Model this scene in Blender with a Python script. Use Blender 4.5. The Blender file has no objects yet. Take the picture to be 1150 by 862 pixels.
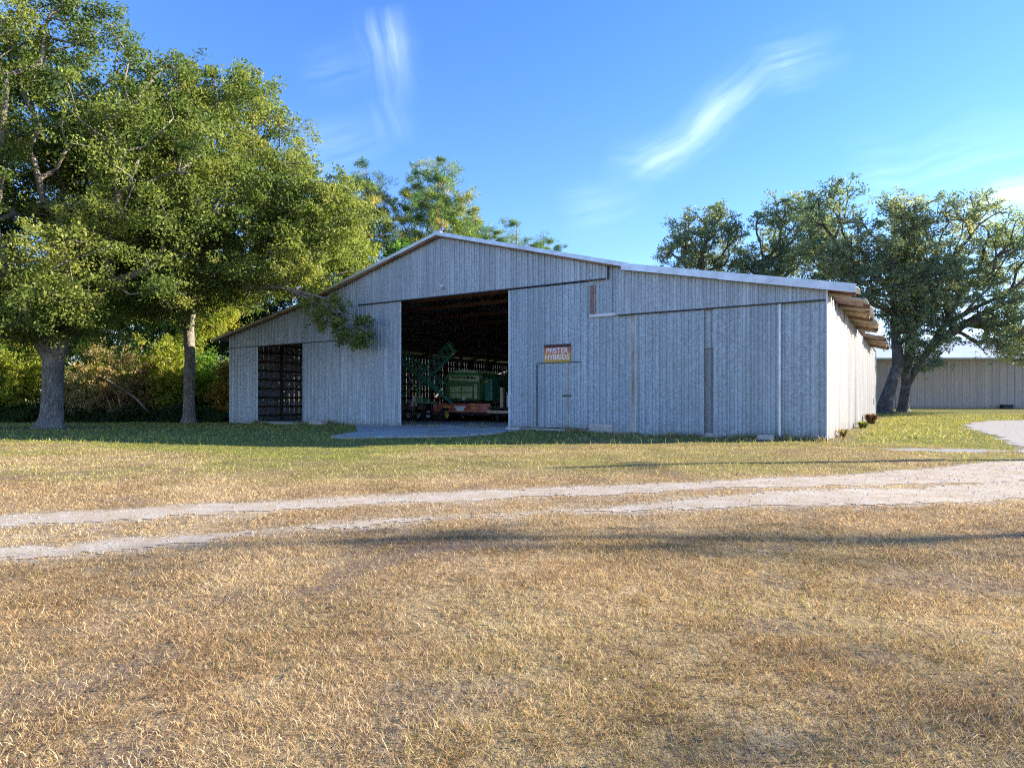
import bpy, math, random
import numpy as np
from mathutils import Vector, Matrix

R = math.radians
scene = bpy.context.scene
COL = scene.collection
random.seed(7)

# ------------------------------------------------------------------ render
scene.render.engine = 'CYCLES'
try:
    scene.cycles.use_denoising = False
    scene.cycles.denoiser = 'OPENIMAGEDENOISE'
    scene.cycles.denoising_input_passes = 'RGB_ALBEDO_NORMAL'
    scene.cycles.denoising_prefilter = 'ACCURATE'
except Exception:
    pass
scene.cycles.pixel_filter_type = 'BLACKMAN_HARRIS'
scene.cycles.filter_width = 1.15
scene.cycles.max_bounces = 6
scene.cycles.diffuse_bounces = 3
scene.cycles.glossy_bounces = 2
scene.cycles.transmission_bounces = 3
scene.cycles.transparent_max_bounces = 4
scene.cycles.caustics_reflective = False
scene.cycles.caustics_refractive = False
scene.view_settings.view_transform = 'Standard'
scene.view_settings.look = 'None'
scene.view_settings.gamma = 1
scene.view_settings.exposure = EXPOSURE = 1.9

SUN_EL, SUN_AZ = R(17.5), R(9.5)          # azimuth measured from +X towards +Y
SUN_H = Vector((math.cos(SUN_AZ), math.sin(SUN_AZ), 0))
SUN_DIR = SUN_H * math.cos(SUN_EL) + Vector((0, 0, math.sin(SUN_EL)))

# ------------------------------------------------------------------ camera
cam_data = bpy.data.cameras.new('camera')
cam = bpy.data.objects.new('camera', cam_data)
COL.objects.link(cam)
cam_data.sensor_width = 36
cam_data.lens = 36 * 726 / 1150
cam_data.shift_y = 19 / 1150
cam_data.clip_start = 0.1
cam_data.clip_end = 6000
cam.location = (0, 0, 1.5)
cam.rotation_euler = (R(90), 0, 0)
scene.camera = cam

# ------------------------------------------------------------------ tagging
def tag(o, label=None, cat=None, group=None, kind=None):
    if label: o['label'] = label
    if cat: o['category'] = cat
    if group: o['group'] = group
    if kind: o['kind'] = kind
    return o

def empty(name, loc=(0, 0, 0), rz=0, **k):
    o = bpy.data.objects.new(name, None)
    COL.objects.link(o)
    o.location = loc
    o.rotation_euler = (0, 0, rz)
    o.empty_display_size = 0.3
    return tag(o, **k)

def copy_tree(o, parent=None):
    c = o.copy(); COL.objects.link(c); c.parent = parent
    for ch in [x for x in bpy.data.objects if x.parent == o]:
        copy_tree(ch, c)
    return c

# ------------------------------------------------------------------ numpy value noise
def _h(ix, iy, iz, seed):
    n = (ix.astype(np.int64) * 374761393 + iy.astype(np.int64) * 668265263 + iz.astype(np.int64) * 2147483647 + seed * 974711) & 0xffffffff
    n = ((n ^ (n >> 13)) * 1274126177) & 0xffffffff
    n = ((n ^ (n >> 16)) * 2246822519) & 0xffffffff
    return ((n ^ (n >> 15)) & 0xffffff) / float(0xffffff)

def vn(x, y, s, seed=0):
    x = np.asarray(x, float) / s; y = np.asarray(y, float) / s
    ix, iy = np.floor(x), np.floor(y); fx, fy = x - ix, y - iy
    fx = fx * fx * (3 - 2 * fx); fy = fy * fy * (3 - 2 * fy); z = np.zeros_like(ix)
    a = _h(ix, iy, z, seed); b = _h(ix + 1, iy, z, seed); c = _h(ix, iy + 1, z, seed); d = _h(ix + 1, iy + 1, z, seed)
    return (a * (1 - fx) + b * fx) * (1 - fy) + (c * (1 - fx) + d * fx) * fy

def vn3(p, s, seed=0):
    p = np.asarray(p, float) / s
    i = np.floor(p); f = p - i; f = f * f * (3 - 2 * f)
    o = 0
    for dx in (0, 1):
        for dy in (0, 1):
            for dz in (0, 1):
                w = (f[:, 0] if dx else 1 - f[:, 0]) * (f[:, 1] if dy else 1 - f[:, 1]) * (f[:, 2] if dz else 1 - f[:, 2])
                o = o + w * _h(i[:, 0] + dx, i[:, 1] + dy, i[:, 2] + dz, seed)
    return o

def ss(a, b, x):
    t = np.clip((np.asarray(x, float) - a) / (b - a), 0, 1)
    return t * t * (3 - 2 * t)

# ------------------------------------------------------------------ ground height
BX, BY, BROT = 12.207, 25.034, math.atan2(-.526, .851)
CA, SA = math.cos(BROT), math.sin(BROT)
def to_world(lx, ly): return BX + lx * CA - ly * SA, BY + lx * SA + ly * CA
def to_local(x, y):
    dx, dy = np.asarray(x) - BX, np.asarray(y) - BY
    return dx * CA + dy * SA, -dx * SA + dy * CA

def GZ(x, y):
    x = np.asarray(x, float); y = np.asarray(y, float)
    und = (vn(x, y, 5.0, 3) - .5) * .10 + (vn(x, y, 1.7, 4) - .5) * .04
    und = und * (1 - ss(24, 30, y))
    lx, ly = to_local(x, y)
    # slight rise of the yard in front of the big doors, far rise to the right
    up = .10 * ss(-9, -13, lx) * ss(-33, -27, lx) * ss(-7, -1, ly) * (1 - ss(41, 46, ly))
    rise = .62 * ss(50, 82, y) * ss(12, 38, x)
    return und + up + rise - .02

# ------------------------------------------------------------------ mesh helpers
def mesh_obj(name, V, F, mat, parent=None, smooth=False, colors=None, mats=None, fm=None):
    me = bpy.data.meshes.new(name)
    if isinstance(V, np.ndarray) and isinstance(F, np.ndarray):
        nv, nf, k = len(V), len(F), F.shape[1]
        me.vertices.add(nv); me.loops.add(nf * k); me.polygons.add(nf)
        me.vertices.foreach_set('co', np.ascontiguousarray(V, np.float32).ravel())
        me.loops.foreach_set('vertex_index', np.ascontiguousarray(F, np.int32).ravel())
        me.polygons.foreach_set('loop_start', np.arange(0, nf * k, k, dtype=np.int32))
        me.update(calc_edges=True)
    else:
        me.from_pydata([tuple(v) for v in V], [], [tuple(f) for f in F])
        me.update()
    if colors is not None:
        at = me.color_attributes.new('Col', 'FLOAT_COLOR', 'POINT')
        c = np.ones((len(colors), 4), np.float32); c[:, :3] = colors
        at.data.foreach_set('color', c.ravel())
    for m in (mats or [mat]): me.materials.append(m)
    if fm is not None: me.polygons.foreach_set('material_index', np.asarray(fm, np.int32))
    if smooth: me.polygons.foreach_set('use_smooth', np.ones(len(me.polygons), bool))
    o = bpy.data.objects.new(name, me)
    COL.objects.link(o)
    o.parent = parent
    return o

class MB:
    def __init__(s): s.v = []; s.f = []
    def poly(s, pts): n = len(s.v); s.v += [tuple(p) for p in pts]; s.f.append(tuple(range(n, n + len(pts)))); return s
    def hexa(s, p):   # 8 points: bottom 4 ccw, top 4 ccw
        n = len(s.v); s.v += [tuple(q) for q in p]
        for f in ((3, 2, 1, 0), (4, 5, 6, 7), (0, 1, 5, 4), (1, 2, 6, 5), (2, 3, 7, 6), (3, 0, 4, 7)): s.f.append(tuple(n + i for i in f))
        return s
    def box(s, x0, x1, y0, y1, z0, z1):
        return s.hexa([(x0, y0, z0), (x1, y0, z0), (x1, y1, z0), (x0, y1, z0), (x0, y0, z1), (x1, y0, z1), (x1, y1, z1), (x0, y1, z1)])
    def beam(s, a, b, w, h, up=(0, 0, 1)):
        a, b = Vector(a), Vector(b); d = (b - a).normalized(); u = Vector(up)
        if abs(d.dot(u)) > .98: u = Vector((0, 1, 0))
        r = d.cross(u).normalized() * w / 2; t = r.cross(d).normalized() * h / 2
        return s.hexa([a - r - t, b - r - t, b + r - t, a + r - t, a - r + t, b - r + t, b + r + t, a + r + t])
    def tube(s, pts, rad, n=10, cap=True):
        pts = [Vector(p) for p in pts]; rad = rad if isinstance(rad, (list, tuple)) else [rad] * len(pts)
        b0 = len(s.v); ref = None
        for i, p in enumerate(pts):
            d = (pts[min(i + 1, len(pts) - 1)] - pts[max(i - 1, 0)]).normalized()
            if ref is None:
                ref = d.cross(Vector((0, 0, 1)) if abs(d.z) < .9 else Vector((1, 0, 0))).normalized()
            ref = (ref - d * ref.dot(d)).normalized(); o = d.cross(ref)
            for k in range(n):
                t = 2 * math.pi * k / n
                s.v.append(tuple(p + (ref * math.cos(t) + o * math.sin(t)) * rad[i]))
        for i in range(len(pts) - 1):
            for k in range(n):
                a = b0 + i * n + k; b = b0 + i * n + (k + 1) % n
                s.f.append((a, b, b + n, a + n))
        if cap:
            s.f.append(tuple(b0 + k for k in range(n))[::-1]); s.f.append(tuple(b0 + (len(pts) - 1) * n + k for k in range(n)))
        return s
    def lathe(s, prof, c, axis, n=20):   # prof: (t along axis, r)
        ax = Vector(axis).normalized(); c = Vector(c)
        ref = ax.cross(Vector((0, 0, 1)) if abs(ax.z) < .9 else Vector((1, 0, 0))).normalized(); o = ax.cross(ref)
        b0 = len(s.v)
        for t, r in prof:
            for k in range(n):
                a = 2 * math.pi * k / n
                s.v.append(tuple(c + ax * t + (ref * math.cos(a) + o * math.sin(a)) * r))
        for i in range(len(prof) - 1):
            for k in range(n):
                a = b0 + i * n + k; b = b0 + i * n + (k + 1) % n
                s.f.append((a, b, b + n, a + n))
        return s
    def prism(s, pts, y0, y1):   # outline in x,z extruded along y
        n = len(pts); b = len(s.v)
        s.v += [(x, y0, z) for x, z in pts] + [(x, y1, z) for x, z in pts]
        s.f.append(tuple(range(b, b + n))); s.f.append(tuple(range(b + n, b + 2 * n))[::-1])
        for i in range(n): j = (i + 1) % n; s.f.append((b + i, b + n + i, b + n + j, b + j))
        return s
    def build(s, name, mat, parent=None, smooth=False, bevel=0, **k):
        o = mesh_obj(name, s.v, s.f, mat, parent, smooth)
        if bevel:
            m = o.modifiers.new('bevel', 'BEVEL'); m.width = bevel; m.segments = 2; m.limit_method = 'ANGLE'
        return tag(o, **k)

# ------------------------------------------------------------------ materials
class NT:
    def __init__(s, name):
        s.m = bpy.data.materials.new(name); s.m.use_nodes = True
        s.t = s.m.node_tree; s.t.nodes.clear()
        s.out = s.n('ShaderNodeOutputMaterial')
    def n(s, typ, **k):
        nd = s.t.nodes.new(typ)
        for a, v in k.items():
            if a.startswith('i_'):
                nd.inputs[a[2:].replace('_', ' ')].default_value = v
            else: setattr(nd, a, v)
        return nd
    def l(s, a, b): s.t.links.new(a, b)
    def math(s, op, a, b=None, c=None, clamp=False):
        nd = s.t.nodes.new('ShaderNodeMath'); nd.operation = op; nd.use_clamp = clamp
        for i, v in enumerate((a, b, c)):
            if v is None: continue
            if isinstance(v, (int, float)): nd.inputs[i].default_value = v
            else: s.l(v, nd.inputs[i])
        return nd.outputs[0]
    def coord(s, scale=(1, 1, 1), kind='Object', loc=(0, 0, 0), rot=(0, 0, 0)):
        tc = s.n('ShaderNodeTexCoord'); mp = s.n('ShaderNodeMapping')
        mp.inputs['Scale'].default_value = scale; mp.inputs['Location'].default_value = loc; mp.inputs['Rotation'].default_value = rot
        s.l(tc.outputs[kind], mp.inputs['Vector']); return mp.outputs[0]
    def noise(s, vec, scale, detail=4, rough=.55, dist=0):
        nd = s.n('ShaderNodeTexNoise'); nd.inputs['Scale'].default_value = scale; nd.inputs['Detail'].default_value = detail
        nd.inputs['Roughness'].default_value = rough; nd.inputs['Distortion'].default_value = dist
        if vec is not None: s.l(vec, nd.inputs['Vector'])
        return nd.outputs[0]
    def ramp(s, fac, stops):
        nd = s.n('ShaderNodeValToRGB'); cr = nd.color_ramp
        while len(cr.elements) < len(stops): cr.elements.new(.5)
        for e, (p, c) in zip(cr.elements, stops):
            e.position = p; e.color = (c, c, c, 1) if isinstance(c, (int, float)) else (*c, 1)
        s.l(fac, nd.inputs[0]); return nd.outputs[0]
    def mix(s, fac, a, b, mode='MIX'):
        nd = s.n('ShaderNodeMix', data_type='RGBA', blend_type=mode)
        for i, v in ((0, fac), (6, a), (7, b)):
            if isinstance(v, (int, float)): nd.inputs[i].default_value = v
            elif isinstance(v, tuple): nd.inputs[i].default_value = (*v[:3], 1)
            else: s.l(v, nd.inputs[i])
        return nd.outputs[2]
    def bump(s, h, strength=.4, dist=.02):
        nd = s.n('ShaderNodeBump'); nd.inputs['Strength'].default_value = strength; nd.inputs['Distance'].default_value = dist
        s.l(h, nd.inputs['Height']); return nd.outputs[0]
    def bsdf(s, col, rough=.8, metal=0, normal=None, spec=.5):
        nd = s.n('ShaderNodeBsdfPrincipled')
        for nm, v in (('Base Color', col), ('Roughness', rough), ('Metallic', metal), ('Specular IOR Level', spec)):
            if isinstance(v, (int, float)): nd.inputs[nm].default_value = v
            elif isinstance(v, tuple): nd.inputs[nm].default_value = (*v[:3], 1)
            else: s.l(v, nd.inputs[nm])
        if normal is not None: s.l(normal, nd.inputs['Normal'])
        s.l(nd.outputs[0], s.out.inputs[0]); return nd

def simple(name, col, rough=.6, metal=0, var=.25, scale=8, bump=.15, dirt=None, spec=.5):
    t = NT(name); c = t.coord()
    n1 = t.noise(c, scale, 5); n2 = t.noise(c, scale * .23, 3)
    lo = tuple(v * (1 - var) for v in col); hi = tuple(min(1, v * (1 + var)) for v in col)
    k = t.ramp(n1, [(.3, lo), (.7, hi)])
    if dirt: k = t.mix(t.ramp(n2, [(.5, 0.), (.68, .8)]), k, dirt)
    t.bsdf(k, t.ramp(n2, [(.3, max(0, rough - .1)), (.7, min(1, rough + .1))]), metal, t.bump(n1, bump, .01), spec)
    return t.m

def metal_siding(name, base=(.365, .425, .45), spangle=.24, rust=.2, zrange=(0, 7), rough=.5, metallic=.25, white=.35, pitch=.32):
    """weathered galvanised sheet: zinc spangle, sheet to sheet difference, vertical streaks, rust spots"""
    t = NT(name); c = t.coord()
    cs = t.coord((1, 1, .045))
    sp = t.noise(c, 26, 2, .5)
    vo = t.n('ShaderNodeTexVoronoi'); vo.inputs['Scale'].default_value = 15; t.l(c, vo.inputs['Vector'])
    bw = t.n('ShaderNodeSeparateColor'); t.l(vo.outputs['Color'], bw.inputs[0])
    sheet = t.n('ShaderNodeTexWhiteNoise', noise_dimensions='2D')
    sx = t.n('ShaderNodeSeparateXYZ'); tc = t.n('ShaderNodeTexCoord'); t.l(tc.outputs['Object'], sx.inputs[0])
    xy = t.math('ADD', sx.outputs[0], sx.outputs[1])
    cell = t.math('FLOOR', t.math('DIVIDE', xy, .96))
    cb = t.n('ShaderNodeCombineXYZ'); t.l(cell, cb.inputs[0]); t.l(cb.outputs[0], sheet.inputs['Vector'])
    b = Vector(base)
    col = t.ramp(t.math('ADD', t.math('MULTIPLY', bw.outputs[0], .5), t.math('MULTIPLY', sp, .5)),
                 [(.25, tuple(b * (1 - spangle))), (.55, tuple(b)), (.8, tuple(b * (1 + spangle * 1.1)))])
    col = t.mix(t.math('MULTIPLY', sheet.outputs[0], .5), col, tuple(b * .66))
    streak = t.noise(cs, 5.5, 4, .6)
    col = t.mix(t.math('MULTIPLY', t.ramp(streak, [(.48, 0.), (.62, 1.)]), white), col, tuple(b * 1.65))
    str2 = t.noise(t.coord((1, 1, .07), loc=(5, 3, 0)), 3.1, 4, .6)
    col = t.mix(t.math('MULTIPLY', t.ramp(str2, [(.52, 0.), (.66, 1.)]), .22), col, tuple(b * .6))
    rs = t.math('MULTIPLY', t.ramp(t.noise(t.coord((1, 1, .16), loc=(2, 9, 1)), 2.3, 6, .7), [(.58, 0.), (.68, 1.)]), rust)
    col = t.mix(rs, col, (.24, .13, .06))
    # dark line painted along the foot of every rib, standing in for rib shading
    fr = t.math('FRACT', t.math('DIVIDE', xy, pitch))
    rib_shade = t.math('MULTIPLY', t.ramp(fr, [(0., .2), (.04, .1), (.2, .1), (.26, .85), (.30, .2), (.36, 0.), (.93, 0.), (1., .2)]), t.ramp(t.noise(cs, 2.0, 3), [(.25, .35), (.6, 1.)]))
    col = t.mix(t.math('MULTIPLY', rib_shade, .75), col, tuple(b * .38))
    lf = t.math('FRACT', t.math('DIVIDE', xy, .96))
    col = t.mix(t.ramp(lf, [(0., .55), (.012, .55), (.022, 0.), (.985, 0.), (1., .55)]), col, tuple(b * .35))
    # splash dirt just above the ground
    zz = t.math('MULTIPLY', t.ramp(sx.outputs[2], [(.0, 1.), (.55, 0.)]), t.ramp(t.noise(c, 4, 3), [(.35, 0.), (.65, .8)]))
    col = t.mix(zz, col, (.17, .15, .11))
    t.bsdf(col, t.ramp(sp, [(.3, rough - .1), (.7, rough + .15)]), metallic, t.bump(t.noise(c, 3.0, 4), .25, .02), .4)
    return t.m

def concrete_mat():
    t = NT('yard_concrete'); c = t.coord()
    v = t.n('ShaderNodeTexVoronoi', feature='DISTANCE_TO_EDGE'); v.inputs['Scale'].default_value = .38
    wv = t.mix(.12, c, t.noise(c, 1.5, 5)); t.l(wv, v.inputs['Vector'])
    col = t.ramp(t.noise(c, 1.6, 7, .65), [(.3, (.30, .28, .25)), (.55, (.43, .41, .375)), (.75, (.50, .48, .44))])
    col = t.mix(t.ramp(t.noise(c, .45, 4), [(.48, 0.), (.66, .7)]), col, (.25, .22, .18))
    col = t.mix(t.ramp(v.outputs['Distance'], [(0., .85), (.012, 0.)]), col, (.10, .09, .06))
    t.bsdf(col, .92, 0, t.bump(t.noise(c, 14, 5), .3, .01), .2)
    return t.m

def leaf_mat(name, trans=.45, rough=.55, tr_tint=(1.25, 1.3, .55)):
    t = NT(name)
    a = t.n('ShaderNodeVertexColor', layer_name='Col')
    p = t.n('ShaderNodeBsdfPrincipled'); p.inputs['Roughness'].default_value = rough; p.inputs['Specular IOR Level'].default_value = .35
    t.l(a.outputs[0], p.inputs['Base Color'])
    tr = t.n('ShaderNodeBsdfTranslucent')
    g = t.mix(1.0, a.outputs[0], tr_tint, 'MULTIPLY'); t.l(g, tr.inputs[0])
    mx = t.n('ShaderNodeMixShader'); mx.inputs[0].default_value = trans
    t.l(p.outputs[0], mx.inputs[1]); t.l(tr.outputs[0], mx.inputs[2]); t.l(mx.outputs[0], t.out.inputs[0])
    return t.m

def bark_mat(name, a=(.09, .075, .06), b=(.30, .27, .23), sc=1.0):
    t = NT(name); c = t.coord((1, 1, .35))
    n = t.noise(c, 7 * sc, 6, .7); w = t.noise(t.coord(), 1.3, 4)
    v = t.n('ShaderNodeTexVoronoi', feature='DISTANCE_TO_EDGE'); v.inputs['Scale'].default_value = 9 * sc; t.l(c, v.inputs['Vector'])
    col = t.ramp(n, [(.3, a), (.62, b)])
    col = t.mix(t.ramp(w, [(.5, 0.), (.7, .55)]), col, (.36, .35, .31))
    col = t.mix(t.ramp(v.outputs['Distance'], [(.0, .7), (.12, 0.)]), col, tuple(x * .5 for x in a))
    h = t.math('ADD', n, t.ramp(v.outputs['Distance'], [(0, 0.), (.2, .5)]))
    t.bsdf(col, .95, 0, t.bump(h, .8, .05), .2)
    return t.m

M = dict(
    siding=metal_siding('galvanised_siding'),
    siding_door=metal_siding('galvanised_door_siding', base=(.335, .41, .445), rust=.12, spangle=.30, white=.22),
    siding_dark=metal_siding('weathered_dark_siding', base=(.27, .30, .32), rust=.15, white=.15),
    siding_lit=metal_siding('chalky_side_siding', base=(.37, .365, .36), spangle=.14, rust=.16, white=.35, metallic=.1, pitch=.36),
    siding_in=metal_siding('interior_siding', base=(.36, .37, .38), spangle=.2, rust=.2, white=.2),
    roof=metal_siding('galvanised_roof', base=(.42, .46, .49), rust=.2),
    trim=simple('galvanised_trim', (.50, .56, .60), .4, .4, .15, 3, .05),
    strip=simple('tan_rusted_strip', (.42, .37, .28), .6, .1, .25, 3, .1, (.30, .17, .09)),
    wood=simple('weathered_wood', (.30, .20, .13), .85, 0, .4, 6, .4, (.12, .08, .06)),
    girtwood=simple('dark_old_timber', (.10, .07, .05), .9, 0, .4, 6, .4, (.05, .04, .03)),
    greywood=simple('silvered_wood', (.34, .32, .30), .85, 0, .3, 6, .3, (.20, .15, .12)),
    redwood=simple('rust_brown_timber', (.15, .08, .055), .85, 0, .4, 5, .4, (.09, .05, .04)),
    oldred=simple('faded_maroon_board', (.22, .15, .14), .8, 0, .3, 6, .3),
    pale=simple('pale_sill', (.62, .64, .64), .6, 0, .15, 6, .1),
    concrete=concrete_mat(),
    block=simple('concrete_block', (.42, .39, .35), .95, 0, .25, 9, .5, None, .2),
    dark=simple('dark_steel', (.03, .03, .035), .5, .5, .3, 8, .1),
    rubber=simple('tyre_rubber', (.022, .022, .024), .85, 0, .2, 20, .3),
    green=simple('farm_green_paint', (.08, .24, .07), .5, 0, .2, 4, .05, (.16, .20, .10)),
    dgreen=simple('teal_green_auger_paint', (.05, .24, .15), .4, .1, .25, 4, .05),
    yellow=simple('yellow_rim_paint', (.72, .52, .06), .45, 0, .15, 5, .05),
    palegreen=simple('pale_green_panel', (.52, .64, .30), .6, 0, .2, 5, .1),
    red=simple('faded_red_paint', (.48, .15, .085), .6, 0, .2, 5, .08, (.20, .05, .04)),
    white=simple('white_paint', (.80, .80, .80), .5, 0, .08, 9, .05),
    amber=simple('amber_reflector', (.85, .40, .08), .3, 0, .1, 9, .02),
    rlamp=simple('red_reflector', (.65, .04, .03), .3, 0, .1, 9, .02),
    black=simple('black_paint', (.015, .015, .017), .5, 0, .2, 9, .05),
    tanboard=simple('tan_board', (.50, .40, .24), .8, 0, .25, 6, .2),
    leaf=leaf_mat('oak_leaf', .5, .65, (1.05, 1.15, .7)), needle=leaf_mat('pine_needle', .4), dryleaf=leaf_mat('shrub_leaf', .5),
    moss=leaf_mat('spanish_moss', .3, .9), grassblade=leaf_mat('grass_blade', .4, .8, (1.0, .95, .8)),
    bark=bark_mat('oak_bark'), bark_dark=bark_mat('dark_oak_bark', (.05, .042, .035), (.17, .145, .12)),
    bark_pine=bark_mat('pine_bark', (.16, .085, .05), (.50, .33, .22), .7),
)
# ------------------------------------------------------------------ world
world = bpy.data.worlds.new('World'); scene.world = world; world.use_nodes = True
wt = world.node_tree; wt.nodes.clear()
class WN(NT):
    def __init__(s, t): s.t = t
W = WN(wt)
wo = W.n('ShaderNodeOutputWorld'); bg = W.n('ShaderNodeBackground'); bg.inputs[1].default_value = SKY_STRENGTH = .104
sky = W.n('ShaderNodeTexSky', sky_type='NISHITA'); sky.sun_disc = False
sky.sun_elevation = SUN_EL; sky.sun_rotation = R(90) - SUN_AZ
sky.altitude = 0; sky.air_density = 1.0; sky.dust_density = .0; sky.ozone_density = 3.4
tc = W.n('ShaderNodeTexCoord'); sx = W.n('ShaderNodeSeparateXYZ'); W.l(tc.outputs['Generated'], sx.inputs[0])
X, Y, Z = sx.outputs
yy = W.math('MAXIMUM', Y, .05)
u = W.math('DIVIDE', X, yy); v = W.math('DIVIDE', Z, yy)
cuv = W.n('ShaderNodeCombineXYZ'); W.l(u, cuv.inputs[0]); W.l(v, cuv.inputs[1])
wn = W.n('ShaderNodeTexNoise'); wn.inputs['Scale'].default_value = 3.2; wn.inputs['Detail'].default_value = 5; W.l(cuv.outputs[0], wn.inputs['Vector'])
wsep = W.n('ShaderNodeSeparateColor'); W.l(wn.outputs['Color'], wsep.inputs[0])
WARP = .10
uw = W.math('ADD', u, W.math('MULTIPLY', W.math('SUBTRACT', wsep.outputs[0], .5), WARP))
vw = W.math('ADD', v, W.math('MULTIPLY', W.math('SUBTRACT', wsep.outputs[1], .5), WARP))
def streak(u0, v0, u1, v1, w, amp, fray=9):
    """a cirrus streak between two directions of the sky"""
    L = math.hypot(u1 - u0, v1 - v0); cx, sx_ = (u1 - u0) / L, (v1 - v0) / L
    du = W.math('SUBTRACT', uw, u0); dv = W.math('SUBTRACT', vw, v0)
    t = W.math('ADD', W.math('MULTIPLY', du, cx), W.math('MULTIPLY', dv, sx_))
    d = W.math('SUBTRACT', W.math('MULTIPLY', dv, cx), W.math('MULTIPLY', du, sx_))
    g = W.math('POWER', 2.718, W.math('MULTIPLY', W.math('POWER', W.math('DIVIDE', d, w), 2.0), -1.0))
    e0 = W.math('DIVIDE', W.math('ADD', t, .02), .06, clamp=True)
    e1 = W.math('DIVIDE', W.math('SUBTRACT', L, t), .14, clamp=True)
    cb = W.n('ShaderNodeCombineXYZ'); W.l(W.math('MULTIPLY', t, 3.0), cb.inputs[0]); W.l(W.math('MULTIPLY', d, 34.0), cb.inputs[1]); cb.inputs[2].default_value = u0 * 7
    nz = W.n('ShaderNodeTexNoise'); nz.inputs['Scale'].default_value = 1.6; nz.inputs['Detail'].default_value = 6; W.l(cb.outputs[0], nz.inputs['Vector'])
    f = W.math('MULTIPLY', W.math('SUBTRACT', nz.outputs[0], .28), 2.6, clamp=True)
    o = W.math('MULTIPLY', W.math('MULTIPLY', g, e0), W.math('MULTIPLY', e1, f))
    return W.math('MULTIPLY', o, amp * .8)
def U(px): return (px - 575) / 726
def V_(py): return (450 - py) / 726
tot = None
for a in ((U(722), V_(195), U(865), V_(62), .026, .34), (U(850), V_(80), U(960), V_(40), .034, .24), (U(690), V_(180), U(775), V_(186), .024, .18),
          (U(425), V_(20), U(440), V_(125), .030, .34), (U(425), V_(120), U(450), V_(172), .030, .24), (U(340), V_(85), U(430), V_(60), .03, .12),
          (U(1075), V_(240), U(1260), V_(212), .020, .55), (U(1100), V_(222), U(1260), V_(190), .016, .3), (U(960), V_(205), U(1220), V_(150), .05, .10),
          (U(640), V_(245), U(740), V_(215), .030, .16), (U(330), V_(190), U(445), V_(150), .04, .14),
          (-.95, .62, -.4, .78, .05, .4), (.2, .95, 1.1, .7, .06, .4)):
    q = streak(*a); tot = q if tot is None else W.math('ADD', tot, q)
tot = W.math('MULTIPLY', tot, W.math('DIVIDE', Y, .15, clamp=True), clamp=True)
# thin veil growing towards the horizon on the sun side
haz = W.math('MULTIPLY', W.math('POWER', W.math('SUBTRACT', 1.0, W.math('ABSOLUTE', Z)), 3.0), W.math('ADD', .05, W.math('MULTIPLY', W.math('MAXIMUM', X, 0.0), .08)), clamp=True)
hue = W.n('ShaderNodeHueSaturation'); hue.inputs['Saturation'].default_value = 1.2; hue.inputs['Value'].default_value = 1.0
W.l(W.mix(1.0, sky.outputs[0], (1.06, .92, 1.05), 'MULTIPLY'), hue.inputs['Color'])
k = W.mix(haz, hue.outputs[0], (2.6, 4.4, 7.0))
k = W.mix(tot, k, (6.2, 7.0, 8.0))
W.l(k, bg.inputs[0]); W.l(bg.outputs[0], wo.inputs[0])

sd = bpy.data.lights.new('sun', 'SUN'); sd.energy = 4.9; sd.angle = R(.53); sd.color = (1.0, .88, .70)
so = bpy.data.objects.new('sun', sd); COL.objects.link(so)
so.rotation_euler = (-SUN_DIR).to_track_quat('-Z', 'Y').to_euler(); so.location = (40, 0, 30)

# ------------------------------------------------------------------ ground
ROAD_UP = [(-9.5, 7.2), (-6.48, 8.19), (-5.57, 8.51), (-4.65, 9.0), (-2.34, 9.72), (0, 10.47), (3.5, 11.3), (6.2, 12.1), (9.5, 13.4), (13.4, 15.4), (18, 17.6), (26, 21)]
ROAD_LO = [(-9, 5.6), (-5.2, 6.56), (-4.09, 6.98), (-2.84, 7.51), (-1.39, 8.07), (0, 8.51), (1.55, 9.0), (3.6, 9.7), (6.6, 10.2), (10, 11.6), (14.5, 14.2), (20, 17.4)]
def dist_poly(x, y, P):
    best = np.full(np.shape(x), 1e9)
    for (x0, y0), (x1, y1) in zip(P[:-1], P[1:]):
        dx, dy = x1 - x0, y1 - y0
        t = np.clip(((x - x0) * dx + (y - y0) * dy) / (dx * dx + dy * dy), 0, 1)
        best = np.minimum(best, np.hypot(x - x0 - t * dx, y - y0 - t * dy))
    return best
def gravel(x, y):
    """>0 on the gravel of the track, negative off it"""
    x = np.asarray(x, float); y = np.asarray(y, float)
    w1 = .44 + .8 * ss(2, 13, x); w2 = .22 + .56 * ss(1.5, 6, x) - .20 * ss(-4.4, -2.6, x) * ss(2.0, .2, x)
    m = np.maximum(w1 - dist_poly(x, y, ROAD_UP), w2 - dist_poly(x, y, ROAD_LO))
    # between the tracks, right of x=9, all gravel
    m = np.maximum(m, np.where((dist_poly(x, y, ROAD_UP) < 1.8) & (dist_poly(x, y, ROAD_LO) < 1.8), .5 * ss(8.5, 11, x) - .25, -3))
    return m + (vn(x, y, .7, 21) - .5) * .28 + (vn(x, y, .16, 22) - .5) * .24
DRIVE = [(13.2, 15.5), (14.8, 18.5), (17.4, 22.6), (21.5, 29), (27, 39), (36, 49.5), (52, 55), (90, 60), (90, 20), (30, 20), (22, 12)]
def in_poly(x, y, P):
    x = np.asarray(x, float); y = np.asarray(y, float); c = np.zeros(x.shape, bool)
    n = len(P); j = n - 1
    for i in range(n):
        xi, yi = P[i]; xj, yj = P[j]
        c ^= ((yi > y) != (yj > y)) & (x < (xj - xi) * (y - yi) / (yj - yi + 1e-12) + xi)
        j = i
    return c
APRON = [to_world(-25.2, -.15), (-8.2, 34.2), (-7.2, 30.0), (-7.3, 26.0), (-6.2, 25.2), (-4.6, 26.0), (-2.4, 26.8), (-.8, 28.4), (.1, 30.6), to_world(-13.2, -.15)]
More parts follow.
